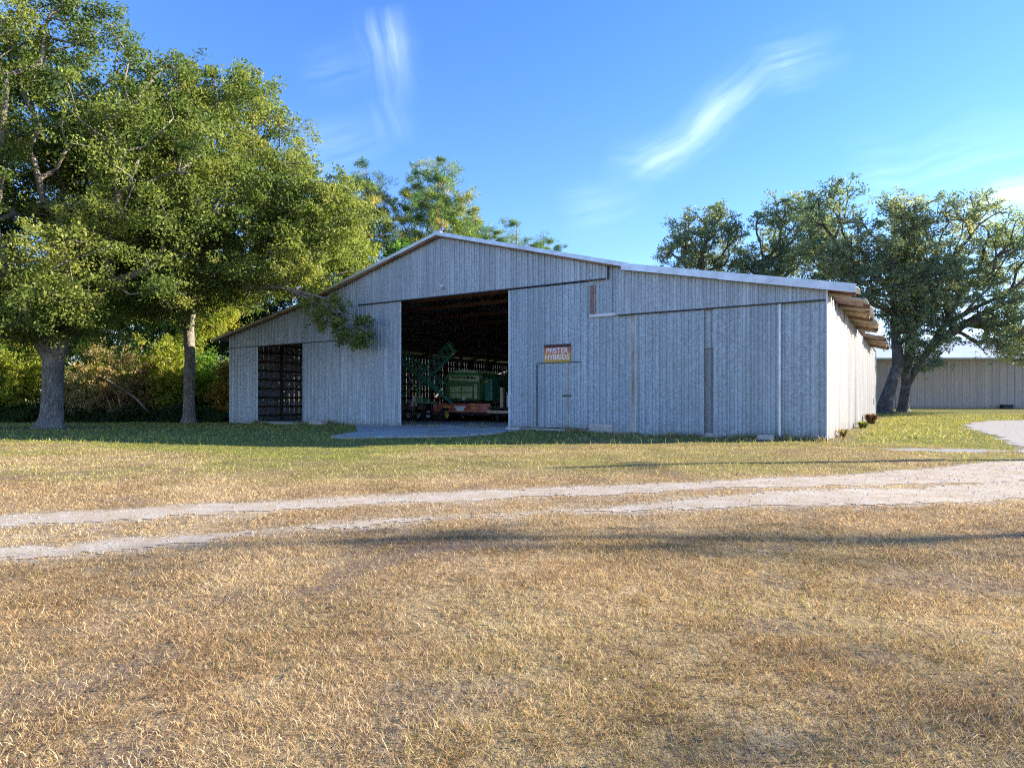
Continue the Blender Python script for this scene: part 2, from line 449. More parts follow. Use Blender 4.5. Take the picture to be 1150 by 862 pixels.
def patch(x, y): return 1 - np.hypot((x - 13.3) / 1.6, (y - 20.0) / .65) + (vn(x, y, .5, 31) - .5) * .9
DIRT = [(-1.5, 5.1), (-1.42, 5.3), (-1.34, 5.85), (-1.1, 6.35), (-.6, 6.62), (.2, 6.75)]
def bare(x, y):
    """bare soil: the scraped streak, mulch under the left oak, small spots"""
    a = ss(.30, .10, dist_poly(x, y, DIRT) + (vn(x, y, .25, 41) - .5) * .3) * .82
    b = ss(1.0, .6, np.hypot((x + 25.5) / 5.5, (y - 36.3) / 2.2) + (vn(x, y, 1.2, 42) - .5) * .5) * .9
    c = ss(.74, .86, vn(x, y, .55, 43)) * .6
    lx, ly = to_local(x, y)
    d = ss(.5, .2, np.abs(ly + .1) + (vn(x, y, .6, 44) - .5) * .3) * ss(-38, -37.5, lx) * ss(.8, .4, lx) * .6
    e = ss(.9, .3, np.abs(lx - .2) + (vn(x, y, .6, 45) - .5) * .5) * ss(-1, 0, ly) * ss(42, 40, ly) * .7
    return np.maximum.reduce([a, b, c, d, e])

def grid_axis(parts):
    o = []
    for a, b, s in parts: o += list(np.arange(a, b, s))
    return np.array(o + [parts[-1][1]])
gx = grid_axis([(-3000, -200, 400), (-200, -60, 20), (-60, -14, 1.5), (-14, 14, .2), (14, 20, .34), (20, 60, 1.5), (60, 200, 20), (200, 3000, 400)])
gy = grid_axis([(-600, -40, 80), (-40, 0, 4), (0, 13, .16), (13, 22, .3), (22, 90, 1.5), (90, 200, 10), (200, 4200, 400)])
GXX, GYY = np.meshgrid(gx, gy)
gv = np.stack([GXX.ravel(), GYY.ravel(), GZ(GXX, GYY).ravel()], 1)
nx_, ny_ = len(gx), len(gy)
I = (np.arange(ny_ - 1)[:, None] * nx_ + np.arange(nx_ - 1)[None, :]).ravel()
gf = np.stack([I, I + 1, I + 1 + nx_, I + nx_], 1)
t = NT('dry_turf_soil'); c = t.coord()
n1 = t.noise(c, 1.1, 6, .65); n2 = t.noise(c, 14, 5, .7); n3 = t.noise(c, .17, 4, .6)
k = t.ramp(n1, [(.3, (.24, .17, .09)), (.5, (.36, .26, .14)), (.7, (.46, .35, .20))])
va = t.n('ShaderNodeVertexColor', layer_name='Col'); vs_ = t.n('ShaderNodeSeparateColor'); t.l(va.outputs[0], vs_.inputs[0])
k = t.mix(t.math('MULTIPLY', vs_.outputs[0], 1.0, clamp=True), k, t.ramp(n1, [(.3, (.10, .13, .035)), (.7, (.22, .24, .06))]))
k = t.mix(t.ramp(n2, [(.3, .75), (.55, 0.)]), k, (.10, .065, .035))
k = t.mix(t.math('MULTIPLY', vs_.outputs[1], .9, clamp=True), k, t.ramp(n2, [(.3, (.09, .065, .05)), (.7, (.24, .185, .14))]))
k = t.mix(t.math('MULTIPLY', vs_.outputs[2], .9, clamp=True), k, t.ramp(n2, [(.3, (.30, .25, .18)), (.7, (.50, .44, .35))]))
t.bsdf(k, 1, 0, t.bump(n2, .9, .04), .05)
def greenness(x, y):
    """how much living grass there is: little in the mown dry foreground, more beyond the track and by the barn"""
    g = .0 + .44 * ss(10, 14.5, y) + .22 * ss(20, 28, y)
    g = g + ((vn(x, y, 3.2, 91) - .5) * .55 + (vn(x, y, .8, 92) - .5) * .35) * (.45 + .55 * ss(7, 12, y))
    lx, ly = to_local(x, y)
    g = g + .75 * ss(-8, -12, lx) * ss(-17.5, -15, ly) + .35 * ss(-1, 2, lx) * ss(-5, 2, ly)
    g = g + .4 * ss(.2, .0, np.abs(y - (9.0 + .1 * x)) - .5) * (vn(x, y, 2, 93) - .6)
    return np.clip(g, 0.02, .9)
gg = greenness(gv[:, 0], gv[:, 1]); gb = bare(gv[:, 0], gv[:, 1]); gr = ss(-.42, .05, gravel(gv[:, 0], gv[:, 1]) + (vn(gv[:, 0], gv[:, 1], .35, 71) - .5) * .25) * (np.abs(gv[:, 0]) < 40); gcol = np.stack([gg, gb, gr], 1)
ground = mesh_obj('ground', gv, gf, t.m, smooth=True, colors=gcol); tag(ground, 'dry tan and green grassy ground of the farm yard', 'ground', kind='structure')

def sheet_from_mask(name, x0, x1, y0, y1, s, fn, mat, lift, **k):
    xs = np.arange(x0, x1, s); ys = np.arange(y0, y1, s)
    A, B = np.meshgrid(xs, ys); m = fn(A + s / 2, B + s / 2) > 0
    X_, Y_ = np.meshgrid(np.arange(len(xs) + 1) * s + x0, np.arange(len(ys) + 1) * s + y0)
    jx = (vn(X_, Y_, .05, 61) - .5) * s * .7; jy = (vn(X_, Y_, .05, 62) - .5) * s * .7
    X_ = X_ + jx; Y_ = Y_ + jy
    V = np.stack([X_.ravel(), Y_.ravel(), (GZ(X_, Y_) + lift).ravel()], 1)
    w = len(xs) + 1; r, q = np.nonzero(m); i = r * w + q
    F = np.stack([i, i + 1, i + 1 + w, i + w], 1)
    used, inv = np.unique(F, return_inverse=True)
    return tag(mesh_obj(name, V[used], inv.reshape(F.shape), mat, smooth=True), **k)

t = NT('crushed_shell_gravel'); c = t.coord()
v1 = t.n('ShaderNodeTexVoronoi'); v1.inputs['Scale'].default_value = 60; t.l(c, v1.inputs['Vector'])
v2 = t.n('ShaderNodeSeparateColor'); t.l(v1.outputs['Color'], v2.inputs[0])
n1 = t.noise(c, 2.2, 6, .7); n2 = t.noise(c, 60, 3, .6); n3 = t.noise(c, .8, 4)
k = t.ramp(v2.outputs[0], [(.1, (.34, .30, .245)), (.5, (.47, .42, .35)), (.9, (.58, .53, .455))])
k = t.mix(t.ramp(n1, [(.38, 0.), (.60, .85)]), k, (.38, .30, .20))
k = t.mix(t.ramp(n3, [(.55, 0.), (.75, .35)]), k, (.30, .29, .28))
t.bsdf(k, 1, 0, t.bump(t.math('ADD', v1.outputs['Distance'], t.math('MULTIPLY', n2, .5)), .2, .01), .1)
GRAVEL_M = t.m
sheet_from_mask('gravel_track', -16, 26, 3, 22, .09, gravel, GRAVEL_M, .006, label='pale two-rut gravel track crossing the yard', cat='track', kind='structure')
sheet_from_mask('gravel_patch', 11, 16, 18.5, 21.5, .12, patch, simple('grey_gravel', (.30, .29, .27), 1, 0, .4, 30, .8, None, .1), .006, label='small grey gravel patch in the grass right of the barn', cat='gravel patch', kind='structure')
sheet_from_mask('driveway', 12, 90, 11, 62, .35, lambda x, y: in_poly(x + (vn(x, y, 1.3, 8) - .5) * .9, y, DRIVE) - .5,
                simple('driveway_gravel', (.33, .315, .30), .95, 0, .18, 5, .5, (.36, .33, .28), .1), .010, label='grey driveway curving off towards the far building', cat='driveway', kind='structure')
# concrete apron and barn floor
av = []
for i, (x, y) in enumerate(APRON): av.append((x, y))
mb = MB()
top = [(x, y, .125 if i in (0, len(av) - 1) else .092) for i, (x, y) in enumerate(av)]
top = [(x, y, max(z, float(GZ(x, y)) + .018)) for x, y, z in top]
n = len(top)
mb.v = top + [(x, y, -.2) for x, y, z in top]
mb.f = [tuple(range(n))[::-1]] + [(i, (i + 1) % n, n + (i + 1) % n, n + i) for i in range(n)]
mb.build('concrete_apron', M['concrete'], label='cracked concrete apron in front of the big barn doorway', cat='apron', kind='structure')
# ------------------------------------------------------------------ the barn (local frame: x right along the front, y into depth)
barn = empty('barn', (BX, BY, 0), BROT, label='large weathered corrugated metal barn with open doorway', cat='barn')
BL, BD, XR1, XR2, XP = -37.3, 40.0, -8.2, -29.4, -18.8
def roofz(x):
    pts = [(-60, 1.7), (BL, 6.0), (XR2, 7.6), (XP, 10.45), (XR1, 7.6), (0, 6.0), (20, 2.1)]
    for (a, za), (b, zb) in zip(pts[:-1], pts[1:]):
        if a <= x <= b: return za + (zb - za) * (x - a) / (b - a)
def prof(a, b, pitch=.32, amp=.03):
    """rib profile of a metal sheet: (position, how far the metal stands out)"""
    pts = []
    k = math.floor(a / pitch)
    seq = ((0, 0), (.022, 1), (.05, 1), (.072, 0), (.185, 0), (.195, .35), (.21, .35), (.22, 0))
    while k * pitch < b:
        for o, h in seq:
            p = k * pitch + o * pitch / .32
            if a < p < b: pts.append((p, h * amp))
        k += 1
    return [(a, 0)] + pts + [(b, 0)]
def sheet(name, a, b, zb, zt, pos, mat, parent=barn, axis='x', sign=-1, extra=(), pitch=.32, amp=.042, wob=0, **k):
    zb = zb if callable(zb) else (lambda q, z=zb: z); zt = zt if callable(zt) else (lambda q, z=zt: z)
    P = prof(a, b, pitch, amp)
    for e in extra:
        if a < e < b: P.append((e, 0))
    P.sort(); V = []; F = []
    rnd = random.Random(hash((round(a, 2), round(b, 2), round(pos, 2))))
    tilt = {}
    for p, h in P:
        s_ = math.floor(p / .96)
        if s_ not in tilt: tilt[s_] = (rnd.uniform(-1, 1) * wob, rnd.uniform(-1, 1) * wob)
        t0, t1 = tilt[s_]
        for z, tt in ((zb(p), t0), (zt(p), t1)):
            w = pos + sign * (h + tt + wob)
            V.append((p, w, z) if axis == 'x' else (w, p, z))
    for i in range(len(P) - 1): F.append((2 * i, 2 * i + 2, 2 * i + 3, 2 * i + 1))
    return tag(mesh_obj(name, V, F, mat, parent), **k)
def jag(z, amp, seed, s=.96):
    r = random.Random(seed); cache = {}
    def f(p):
        c_ = math.floor(p / s)
        if c_ not in cache: cache[c_] = r.uniform(-1, 1) * amp
        return z(p) + cache[c_] if callable(z) else z + cache[c_]
    return f
rz = lambda x: roofz(x) - .06
# gable and header cladding
def gtop(x): return roofz(x) - .05
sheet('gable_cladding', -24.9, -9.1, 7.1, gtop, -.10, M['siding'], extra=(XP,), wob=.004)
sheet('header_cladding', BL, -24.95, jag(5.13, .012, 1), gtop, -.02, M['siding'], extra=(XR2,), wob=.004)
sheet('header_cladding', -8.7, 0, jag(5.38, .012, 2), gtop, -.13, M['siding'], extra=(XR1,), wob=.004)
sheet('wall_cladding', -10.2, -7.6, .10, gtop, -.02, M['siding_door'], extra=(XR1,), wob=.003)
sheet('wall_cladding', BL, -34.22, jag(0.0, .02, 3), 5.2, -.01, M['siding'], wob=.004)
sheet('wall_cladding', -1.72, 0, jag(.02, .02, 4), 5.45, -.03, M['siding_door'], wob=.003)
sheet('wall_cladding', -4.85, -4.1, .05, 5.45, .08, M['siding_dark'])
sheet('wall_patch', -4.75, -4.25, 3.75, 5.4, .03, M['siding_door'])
MB().box(-7.96, -7.84, -.075, -.03, .1, 5.38).build('cover_strip', M['strip'], barn)
MB().box(-9.13, -9.07, -.15, -.125, 7.1, 7.72).build('cover_strip', M['dark'], barn)
# sliding doors
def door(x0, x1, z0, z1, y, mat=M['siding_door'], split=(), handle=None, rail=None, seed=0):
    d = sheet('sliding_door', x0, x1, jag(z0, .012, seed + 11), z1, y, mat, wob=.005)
    for xa in (x0, x1 - .05): MB().box(xa, xa + .05, y - .012, y + .05, z0 + .02, z1).build('door_edge', M['trim'], d)
    for z in (z0 + .25, (z0 + z1) / 2, z1 - .15): MB().box(x0 + .06, x1 - .06, y + .01, y + .05, z - .07, z + .07).build('door_rail', M['wood'], d)
    for s_ in split: MB().box(s_ - .012, s_ + .012, y - .045, y - .008, z0 + .03, z1 - .02).build('door_seam', M['dark'], d)
    return d
dA = door(-29.78, -26.2, .10, 5.10, -.06, M['siding'], seed=1)
dB = door(-26.3, -21.65, .02, 7.08, -.20 + .12, M['siding'], seed=2)
dC = door(-14.5, -10.15, .21, 7.06, -.08, seed=3)
MB().box(-1.74, -1.66, -.15, -.06, .06, 5.37).build('cover_strip', M['trim'], barn)
dD = door(-7.82, -4.72, .04, 5.36, -.08, split=(), seed=4)
dE = door(-4.30, -1.70, .05, 5.40, -.09, seed=5)
# wicket door cut into the big right-hand door
wk = MB(); wk.box(-12.85, -10.45, -.135, -.105, 3.325, 3.36).build('wicket_lintel', M['dark'], dC)
wk = MB(); wk.box(-11.22, -11.15, -.135, -.105, .25, 3.30).build('wicket_edge', M['strip'], dC)
MB().box(-12.86, -12.83, -.13, -.105, .25, 3.3).build('wicket_edge', M['dark'], dC)
MB().box(-11.4, -11.0, -.15, -.12, 1.72, 1.78).build('door_latch', M['dark'], dC)
# boarded window frame, two weathered timbers
wf = MB().box(-10.02, -9.82, -.09, -.055, 5.56, 6.9).build('window_board', M['oldred'], barn)
MB().box(-10.02, -8.72, -.12, -.055, 5.40, 5.53).build('window_sill', M['pale'], barn)
MB().box(-9.80, -9.76, -.085, -.055, 5.56, 6.9).build('window_frame', M['strip'], barn)
# low masonry foot below the hung doors
ft = MB()
ft.box(-14.4, -8.0, -.02, .15, -.2, .17)
ft.build('foundation', M['block'], barn)
ft = MB(); ft.box(-10.1, -8.9, -.075, -.04, -.1, .42).build('rusted_foot_plate', M['block'], barn)
MB().beam((-9.75, -.07, .36), (-8.85, -.07, .34), .02, .02).beam((-9.25, -.08, .1), (-9.25, -.08, .95), .02, .02).build('anchor_rod', M['pale'], barn)
# door tracks
tr = MB().box(-24.9, -9.2, -.17, -.14, 7.10, 7.15).build('door_track', M['dark'], barn)
tr = MB().box(-8.6, -.05, -.185, -.165, 5.37, 5.42).build('door_track', M['dark'], barn)
tr = MB().box(BL + .05, -25.0, -.085, -.06, 5.11, 5.16).build('door_track', M['dark'], barn)
# concrete plinth and floor
MB().box(BL + .05, -.1, .0, BD, -.2, .14).build('floor', M['concrete'], barn)
# right-hand side wall, torn along the top
def side_top(y):
    return 5.94 - .02 * math.sin(y * 2.1)
jt = random.Random(5)
tears = {i: jt.choice((0, .05, .15, .3, .5, .7)) for i in range(60)}
def torn(y):
    c_ = math.floor(y / .64); b = tears[c_ % 60]
    f_ = y / .64 - c_
    return 5.88 - b * f_ - (.12 if 1.6 < y < 3.4 or 16.2 < y < 21 else 0)
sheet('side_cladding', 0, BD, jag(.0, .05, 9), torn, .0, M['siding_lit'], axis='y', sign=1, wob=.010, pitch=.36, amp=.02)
MB().box(-.03, .03, -.17, -.035, -.02, 5.98).build('corner_trim', M['pale'], barn)
MB().box(.03, .055, 35.2, 35.7, 1.2, 1.7).build('wall_vent', M['dark'], barn)
# left and back walls
lw = MB(); yq = 0.0
while yq < BD:   # old vertical sheets with daylight in the gaps between them
    lw.box(BL - .012, BL, yq, min(yq + .437, BD), 0, 5.92); yq += .46
lw.build('side_cladding', M['siding_in'], barn)
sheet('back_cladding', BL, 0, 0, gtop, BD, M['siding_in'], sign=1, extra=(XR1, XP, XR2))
# roof: four slopes of metal sheet, 5 cm thick, on purlins
def slope(x0, x1, y0, y1, name='roof_sheet', parent=barn, lift=0, mat=M['roof']):
    V = []; F = []
    P = prof(y0, y1, .32, .025)
    for p, h in P:
        for x in (x0, x1):
            z = roofz(x) + lift
            V += [(x, p, z + h), (x, p, z - .012)]
    for i in range(len(P) - 1):
        a = 4 * i
        F += [(a, a + 2, a + 6, a + 4), (a + 1, a + 5, a + 7, a + 3)]
        F += [(a, a + 4, a + 5, a + 1), (a + 2, a + 3, a + 7, a + 6)]
    e = 4 * (len(P) - 1); F += [(0, 1, 3, 2), (e, e + 2, e + 3, e + 1)]
    return mesh_obj(name, V, F, mat, parent)
slope(BL - 1.3, XR2 + .1, -.42, BD)
slope(XR2 - .05, XP, -.45, BD, lift=.05)
slope(XP, XR1 + .25, -.45, BD, lift=.05)
slope(XR1 - .1, .06, -.42, BD)
MB().prism([(XP - .25, roofz(XP) + .02), (XP, roofz(XP) + .10), (XP + .25, roofz(XP) + .02), (XP + .25, roofz(XP) + .05), (XP, roofz(XP) + .14), (XP - .25, roofz(XP) + .05)], -.47, BD).build('ridge_cap', M['trim'], barn)
def rake(x0, x1, h, mat, dz=0, y=-.46, name='rake_trim', under=.03):
    z0, z1 = roofz(x0) + dz, roofz(x1) + dz
    return MB().prism([(x0, z0 + .04), (x1, z1 + .04), (x1, z1 + .04 - h), (x0, z0 + .04 - h)], y, y + under).build(name, mat, barn)
rake(XP + .0, XR1 + .30, .20, M['trim'], .05, -.48)
rake(XR2 - .1, XP, .17, M['trim'], .05, -.48)
rake(BL - 1.3, XR2, .15, M['greywood'], 0, -.45)
rake(XR1 - .12, -4.0, .30, M['trim'], .02, -.47); rake(-4.02, 1.02, .33, M['trim'], .03, -.475)
# small eave soffit boards under the front overhang (rusty timber)
for x0, x1 in ((BL - 1.2, XR2), (XR2, XP), (XP, XR1), (XR1, -.1)):
    MB().prism([(x0, roofz(x0) - .03), (x1, roofz(x1) - .03), (x1, roofz(x1) - .15), (x0, roofz(x0) - .15)], -.40, -.15).build('fly_rafter', M['wood'], barn)
# torn eave on the right: three surviving pieces of overhang, with their rafter tails
rr = random.Random(3)
def eave(y0, y1, out, n, droop):
    V = []; F = []
    P = prof(y0, y1, .32, .012); 
    for i, (p, h) in enumerate(P):
        q = (p - y0) / (y1 - y0)
        xo = out + .05 * math.sin(p * 1.1) + .02 * math.sin(p * 3.1)
        for x in (.02, xo):
            z = 6.0 - .19 * x + .02 - droop * q * (x / out) + .03 * math.sin(p * 2.3) * (x / out)
            V += [(x, p, z + h), (x, p, z - .012)]
    for i in range(len(P) - 1):
        a = 4 * i
        F += [(a, a + 2, a + 6, a + 4), (a + 1, a + 5, a + 7, a + 3), (a + 2, a + 3, a + 7, a + 6), (a, a + 4, a + 5, a + 1)]
    e = 4 * (len(P) - 1); F += [(0, 1, 3, 2), (e, e + 2, e + 3, e + 1)]
    s_ = mesh_obj('eave_sheet', V, F, M['roof'], barn)
    for i in range(n):
        y = y0 + .12 + (y1 - y0 - .3) * i / max(1, n - 1)
        q = (y - y0) / (y1 - y0)
        o = out - .02 + rr.uniform(-.28, .10); w = rr.uniform(-.25, .25)
        MB().beam((.0, y, 5.86), (o, y + w, 5.86 - .19 * o - droop * q + rr.uniform(-.03, .01)), .07, .20).build('rafter_tail', M[('wood', 'redwood', 'strip', 'wood', 'tanboard')[i % 5]], s_)
    
eave(-.40, 1.5, 1.02, 3, .05)
eave(3.5, 16.0, 1.22, 13, .10)
eave(21.4, 30.5, 1.28, 8, .08)
for y in (2.1, 2.9, 17.2, 18.6, 20.1): MB().beam((0, y, 5.86), (rr.uniform(.25, .7), y + .05, 5.75), .07, .18).build('rafter_tail', M['wood'], barn)
# maroon flap on the roof
MB().hexa([(-2.6, 5.6, 6.45), (-1.3, 5.6, 6.2), (-1.3, 5.75, 6.2), (-2.6, 5.75, 6.45), (-1.75, 5.6, 7.05), (-1.25, 5.6, 7.25), (-1.25, 5.75, 7.25), (-1.75, 5.75, 7.05)]).build('roof_vent', simple('maroon_vent_paint', (.16, .02, .025), .5), barn)
# inside: posts, girts, trusses
for y in (0.35, 4.2, 8.2, 12.2, 16.2, 20.2, 24.2, 28.2, 32.2, 36.2, 39.7):
    for x in (BL + .2, XR2, XR1, -.2):
        if y < 1 and x not in (BL + .2, -.2, XR2 - 0.0): pass
        if y < 1 and XR2 == x: continue
        MB().box(x - .1, x + .1, y - .1, y + .1, .14, roofz(x) - .35).build('post', M['girtwood'], barn)
for z in (.45, 1.1, 1.75, 2.4, 3.05, 3.7, 4.35, 5.0, 5.6):
    MB().box(BL + .04, BL + .10, .2, BD - .1, z - .08, z + .08).build('girt', M['girtwood'], barn)
    MB().box(-.12, -.05, .2, BD - .1, z - .08, z + .08).build('girt', M['girtwood'], barn)
    if z > 1: MB().box(BL + .2, -.2, BD - .12, BD - .05, z - .08, z + .08).build('girt', M['girtwood'], barn)
for y in (1.4, 4.2, 8.2, 12.2, 16.2, 20.2, 24.2, 28.2, 32.2, 36.2):
    tm = MB()
    for (xa, xb) in ((BL + .2, XR2), (XR2, XP), (XP, XR1), (XR1, -.2)):
        tm.beam((xa, y, roofz(xa) - .28), (xb, y, roofz(xb) - .28), .06, .2)
    tm.beam((XR2, y, 7.32), (XR1, y, 7.32), .06, .22)
    n_ = 8
    for i in range(n_):
        xa = XR2 + (XR1 - XR2) * i / n_; xb = XR2 + (XR1 - XR2) * (i + 1) / n_
        za, zb_ = (7.35, roofz(xb) - .3) if i % 2 == 0 else (roofz(xa) - .3, 7.35)
        tm.beam((xa, y + .05, za), (xb, y + .05, zb_), .05, .12)
    tm.build('roof_truss', M['redwood'], barn)
pm = 0
for x in (-36, -34, -32, -30.5, -28, -26, -24, -22, -20.3, -17.3, -15.6, -13.8, -12, -10, -6.5, -4.5, -2.5, -.8):
    MB().box(x - .03, x + .03, -.1, BD - .1, roofz(x) - .17, roofz(x) - .03).build('purlin', M['redwood'], barn)
# floodlight over the big doorway
fl = MB().box(-18.74, -18.60, -.22, -.12, 7.60, 7.72).build('floodlight', M['white'], barn, bevel=.01)
MB().lathe([(0, .03), (.04, .07), (.16, .10), (.17, .085)], (-18.67, -.20, 7.62), (-.1, -1, -.5), 12).build('lamp_head', M['white'], fl, smooth=False)

# ------------------------------------------------------------------ sign
def text_mesh(name, body, size, loc, mat, parent, sx=1.0, shear=0, ext=.004, offset=.0):
    cu = bpy.data.curves.new('lettering', 'FONT'); cu.body = body; cu.size = size; cu.extrude = ext; cu.align_x = 'CENTER'; cu.align_y = 'CENTER'; cu.offset = offset
    o = bpy.data.objects.new('lettering', cu); COL.objects.link(o)
    bpy.context.view_layer.update()
    me = bpy.data.meshes.new_from_object(o.evaluated_get(bpy.context.evaluated_depsgraph_get()))
    bpy.data.objects.remove(o); bpy.data.curves.remove(cu)
    for vv in me.vertices: vv.co.x *= sx
    me.materials.clear(); me.materials.append(mat)
    q = bpy.data.objects.new(name, me); COL.objects.link(q); q.parent = parent
    q.location = loc; q.rotation_euler = (R(90), 0, 0)
    return q
def on_barn(name, lx, ly, z, **k):
    x, y = to_world(lx, ly)
    return empty(name, (x, y, z), BROT, **k)
sg = on_barn('sign', -11.72, -.125, 3.78, label='rusty orange sign with white lettering hung on the big sliding door', cat='sign')
t = NT('rusted_orange_sign'); c = t.coord()
sxx = t.n('ShaderNodeSeparateXYZ'); tcc = t.n('ShaderNodeTexCoord'); t.l(tcc.outputs['Object'], sxx.inputs[0])
zn = t.math('ADD', sxx.outputs[2], t.math('MULTIPLY', t.math('SUBTRACT', t.noise(c, 3.5, 4), .5), .35))
k = t.ramp(t.math('ADD', zn, .5), [(.12, (.50, .30, .05)), (.35, (.62, .33, .06)), (.55, (.55, .17, .05)), (.78, (.42, .13, .04)), (.84, (.07, .025, .02)), (1., (.06, .02, .02))])
k = t.mix(t.ramp(t.noise(c, 12, 5), [(.55, 0.), (.7, .6)]), k, (.16, .07, .03))
t.bsdf(k, .6, 0, t.bump(t.noise(c, 12, 4), .2, .01))
MB().box(-.72, .72, -.01, .012, -.43, .44).build('board', t.m, sg)
MB().box(-.72, .72, -.016, -.011, .30, .44).build('top_band', simple('dark_rust', (.055, .022, .02), .7, 0, .4, 7), sg)
wl = simple('sign_white', (.80, .76, .74), .6, 0, .1, 10, .02)
text_mesh('lettering', 'PFISTER', .36, (0, -.02, .12), wl, sg, .98, offset=.006)
text_mesh('lettering', 'HYBRIDS', .36, (0, -.02, -.19), wl, sg, .92, offset=.006)

# ------------------------------------------------------------------ machines in the doorway
def wheel(parent, x, y, z, r, w, rim, axis=(1, 0, 0), name='wheel'):
    e = MB().lathe([(-w / 2, r * .55), (-w / 2, r * .93), (-w * .38, r), (w * .38, r), (w / 2, r * .93), (w / 2, r * .55)], (x, y, z), axis, 24).build(name, M['rubber'], parent)
    MB().lathe([(-w * .42, 0.001), (-w * .42, r * .12), (-w * .2, r * .2), (-w * .2, r * .48), (-w * .45, r * .58), (w * .45, r * .58), (w * .2, r * .48), (w * .2, r * .15), (w * .42, .001)], (x, y, z), axis, 24).build('rim', rim, e)
    return e
FZ = .14
# red header trailer
tr = on_barn('trailer', -22.55, 6.8, FZ, label='low red farm trailer with white plate and reflectors in the big doorway', cat='trailer')
MB().box(-2.45, 2.40, -.05, .10, .60, 1.20).build('tailboard', M['red'], tr, bevel=.012)
MB().box(-2.3, 2.3, .10, 6.2, .72, .92).build('deck', M['dark'], tr)
MB().beam((-1.2, 6.2, .8), (0, 9.0, .6), .12, .14).beam((1.2, 6.2, .8), (0, 9, .6), .12, .14).build('drawbar', M['red'], tr)
MB().box(-2.35, 2.35, .0, .12, .44, .56).build('crossbar', M['dark'], tr)
for x, w_ in ((-2.1, .42), (1.95, .42)):
    for z in (.72, .90, 1.05): MB().box(x - w_ / 2, x + w_ / 2, -.075, -.052, z, z + .05).build('reflector_strip', simple('pink_reflector', (.8, .35, .33), .4), tr)
MB().box(-1.35, -.75, -.08, -.052, .90, 1.02).build('tail_lamp', M['amber'], tr); MB().box(.95, 1.35, -.08, -.052, .84, .96).build('tail_lamp', M['amber'], tr)
MB().box(.85, 1.25, -.08, -.052, 1.08, 1.16).build('tail_lamp', M['amber'], tr)
MB().box(-.75, -.52, -.08, -.052, .86, .96).build('tail_lamp', M['rlamp'], tr); MB().box(.50, .8, -.08, -.052, .86, .96).build('tail_lamp', M['rlamp'], tr)
pl = MB().box(-.34, .34, -.09, -.055, .70, 1.02).build('number_plate', M['white'], tr, bevel=.01)
MB().box(-.5, .5, -.085, -.056, .92, 1.0).build('plate_bracket', M['white'], tr)
for x in (-.22, 0, .2): MB().lathe([(0, .05), (.05, .04)], (x, -.06, 1.12), (0, -1, 0), 10).build('marker_lamp', M['rlamp'], tr)
for x in (-1.7, 1.7):
    for y in (2.4, 3.4): wheel(tr, x, y, .40, .40, .24, M['white'])
for x in (-.35, .35): MB().beam((x, .02, .5), (x, .02, .9), .08, .05).build('bracket', M['dark'], tr)
# green combine behind it, rear towards the door
cb = on_barn('combine_harvester', -23.6, 8.6, FZ, label='green combine harvester with pale rear grille parked inside the barn', cat='combine')
body = MB().prism([(-1.75, 1.35), (1.45, 1.35), (1.55, 2.2), (1.5, 3.05), (1.2, 3.28), (-1.3, 3.42), (-1.75, 3.1)], 0, 5.4).build('body', M['green'], cb, bevel=.14)
MB().prism([(-1.2, 3.30), (1.05, 3.22), (.95, 3.46), (-.2, 3.56), (-1.05, 3.46)], .1, 2.4).build('engine_hood', M['palegreen'], cb, bevel=.04)
bd = MB().prism([(-1.25, 2.80), (1.35, 2.66), (1.33, 3.06), (-1.2, 3.16)], -.06, -.004).build('rear_band', M['palegreen'], cb)
# the band carries a worn dark script that cannot be read at this distance: short uneven dark strokes
rq = random.Random(11); st = MB(); x = -1.0
while x < 1.05:
    w_ = rq.uniform(.06, .16); zc = 2.98 - .045 * x
    st.box(x, x + w_, -.068, -.061, zc - rq.uniform(.04, .085), zc + rq.uniform(.03, .08)); x += w_ + rq.uniform(.03, .07)
st.build('worn_band_mark', M['black'], cb)
gr = MB().box(-1.2, .85, -.05, -.004, 1.50, 2.42).build('rear_grille', M['green'], cb)
for x0, x1 in ((-1.12, -.2), (-.1, .78)):
    for z0, z1 in ((1.56, 1.9), (1.98, 2.36)): MB().box(x0, x1, -.07, -.052, z0, z1).build('grille_panel', M['palegreen'], cb)
MB().box(.95, 1.2, -.12, -.004, 1.5, 2.5).build('ladder_rail', M['palegreen'], cb)
MB().box(1.55, 2.15, .3, 1.4, 1.35, 2.9).build('side_tank', M['dgreen'], cb, bevel=.05)
MB().box(1.62, 1.85, .2, .29, 2.62, 2.74).build('tail_lamp', M['amber'], cb)
MB().tube([(-1.55, -.05, 1.4), (-1.6, -.1, 2.0), (-1.45, -.06, 2.7), (-1.3, -.03, 3.0)], .035, 6).build('hose', M['black'], cb)
MB().box(-1.72, -1.40, -.03, .0, 1.5, 1.9).build('access_panel', M['dgreen'], cb)
MB().beam((1.48, -.05, 1.4), (1.48, -.05, 2.9), .05, .05).build('handrail', M['dark'], cb)
MB().box(-1.5, 1.4, .2, 1.4, .95, 1.34).build('straw_spreader', M['black'], cb)
MB().lathe([(0, .001), (0, .16), (.06, .15), (.08, .001)], (.05, -.02, 1.52), (0, -1, .1), 14).build('round_lamp', M['white'], cb)
for x in (-1.25, -.45 + .0, 1.2):
    if x == -.45: continue
    wheel(cb, x, 1.1, .62, .62, .42, M['yellow'])
wheel(cb, -1.9, 4.4, .9, .9, .7, M['yellow']); wheel(cb, 1.9, 4.4, .9, .9, .7, M['yellow'])
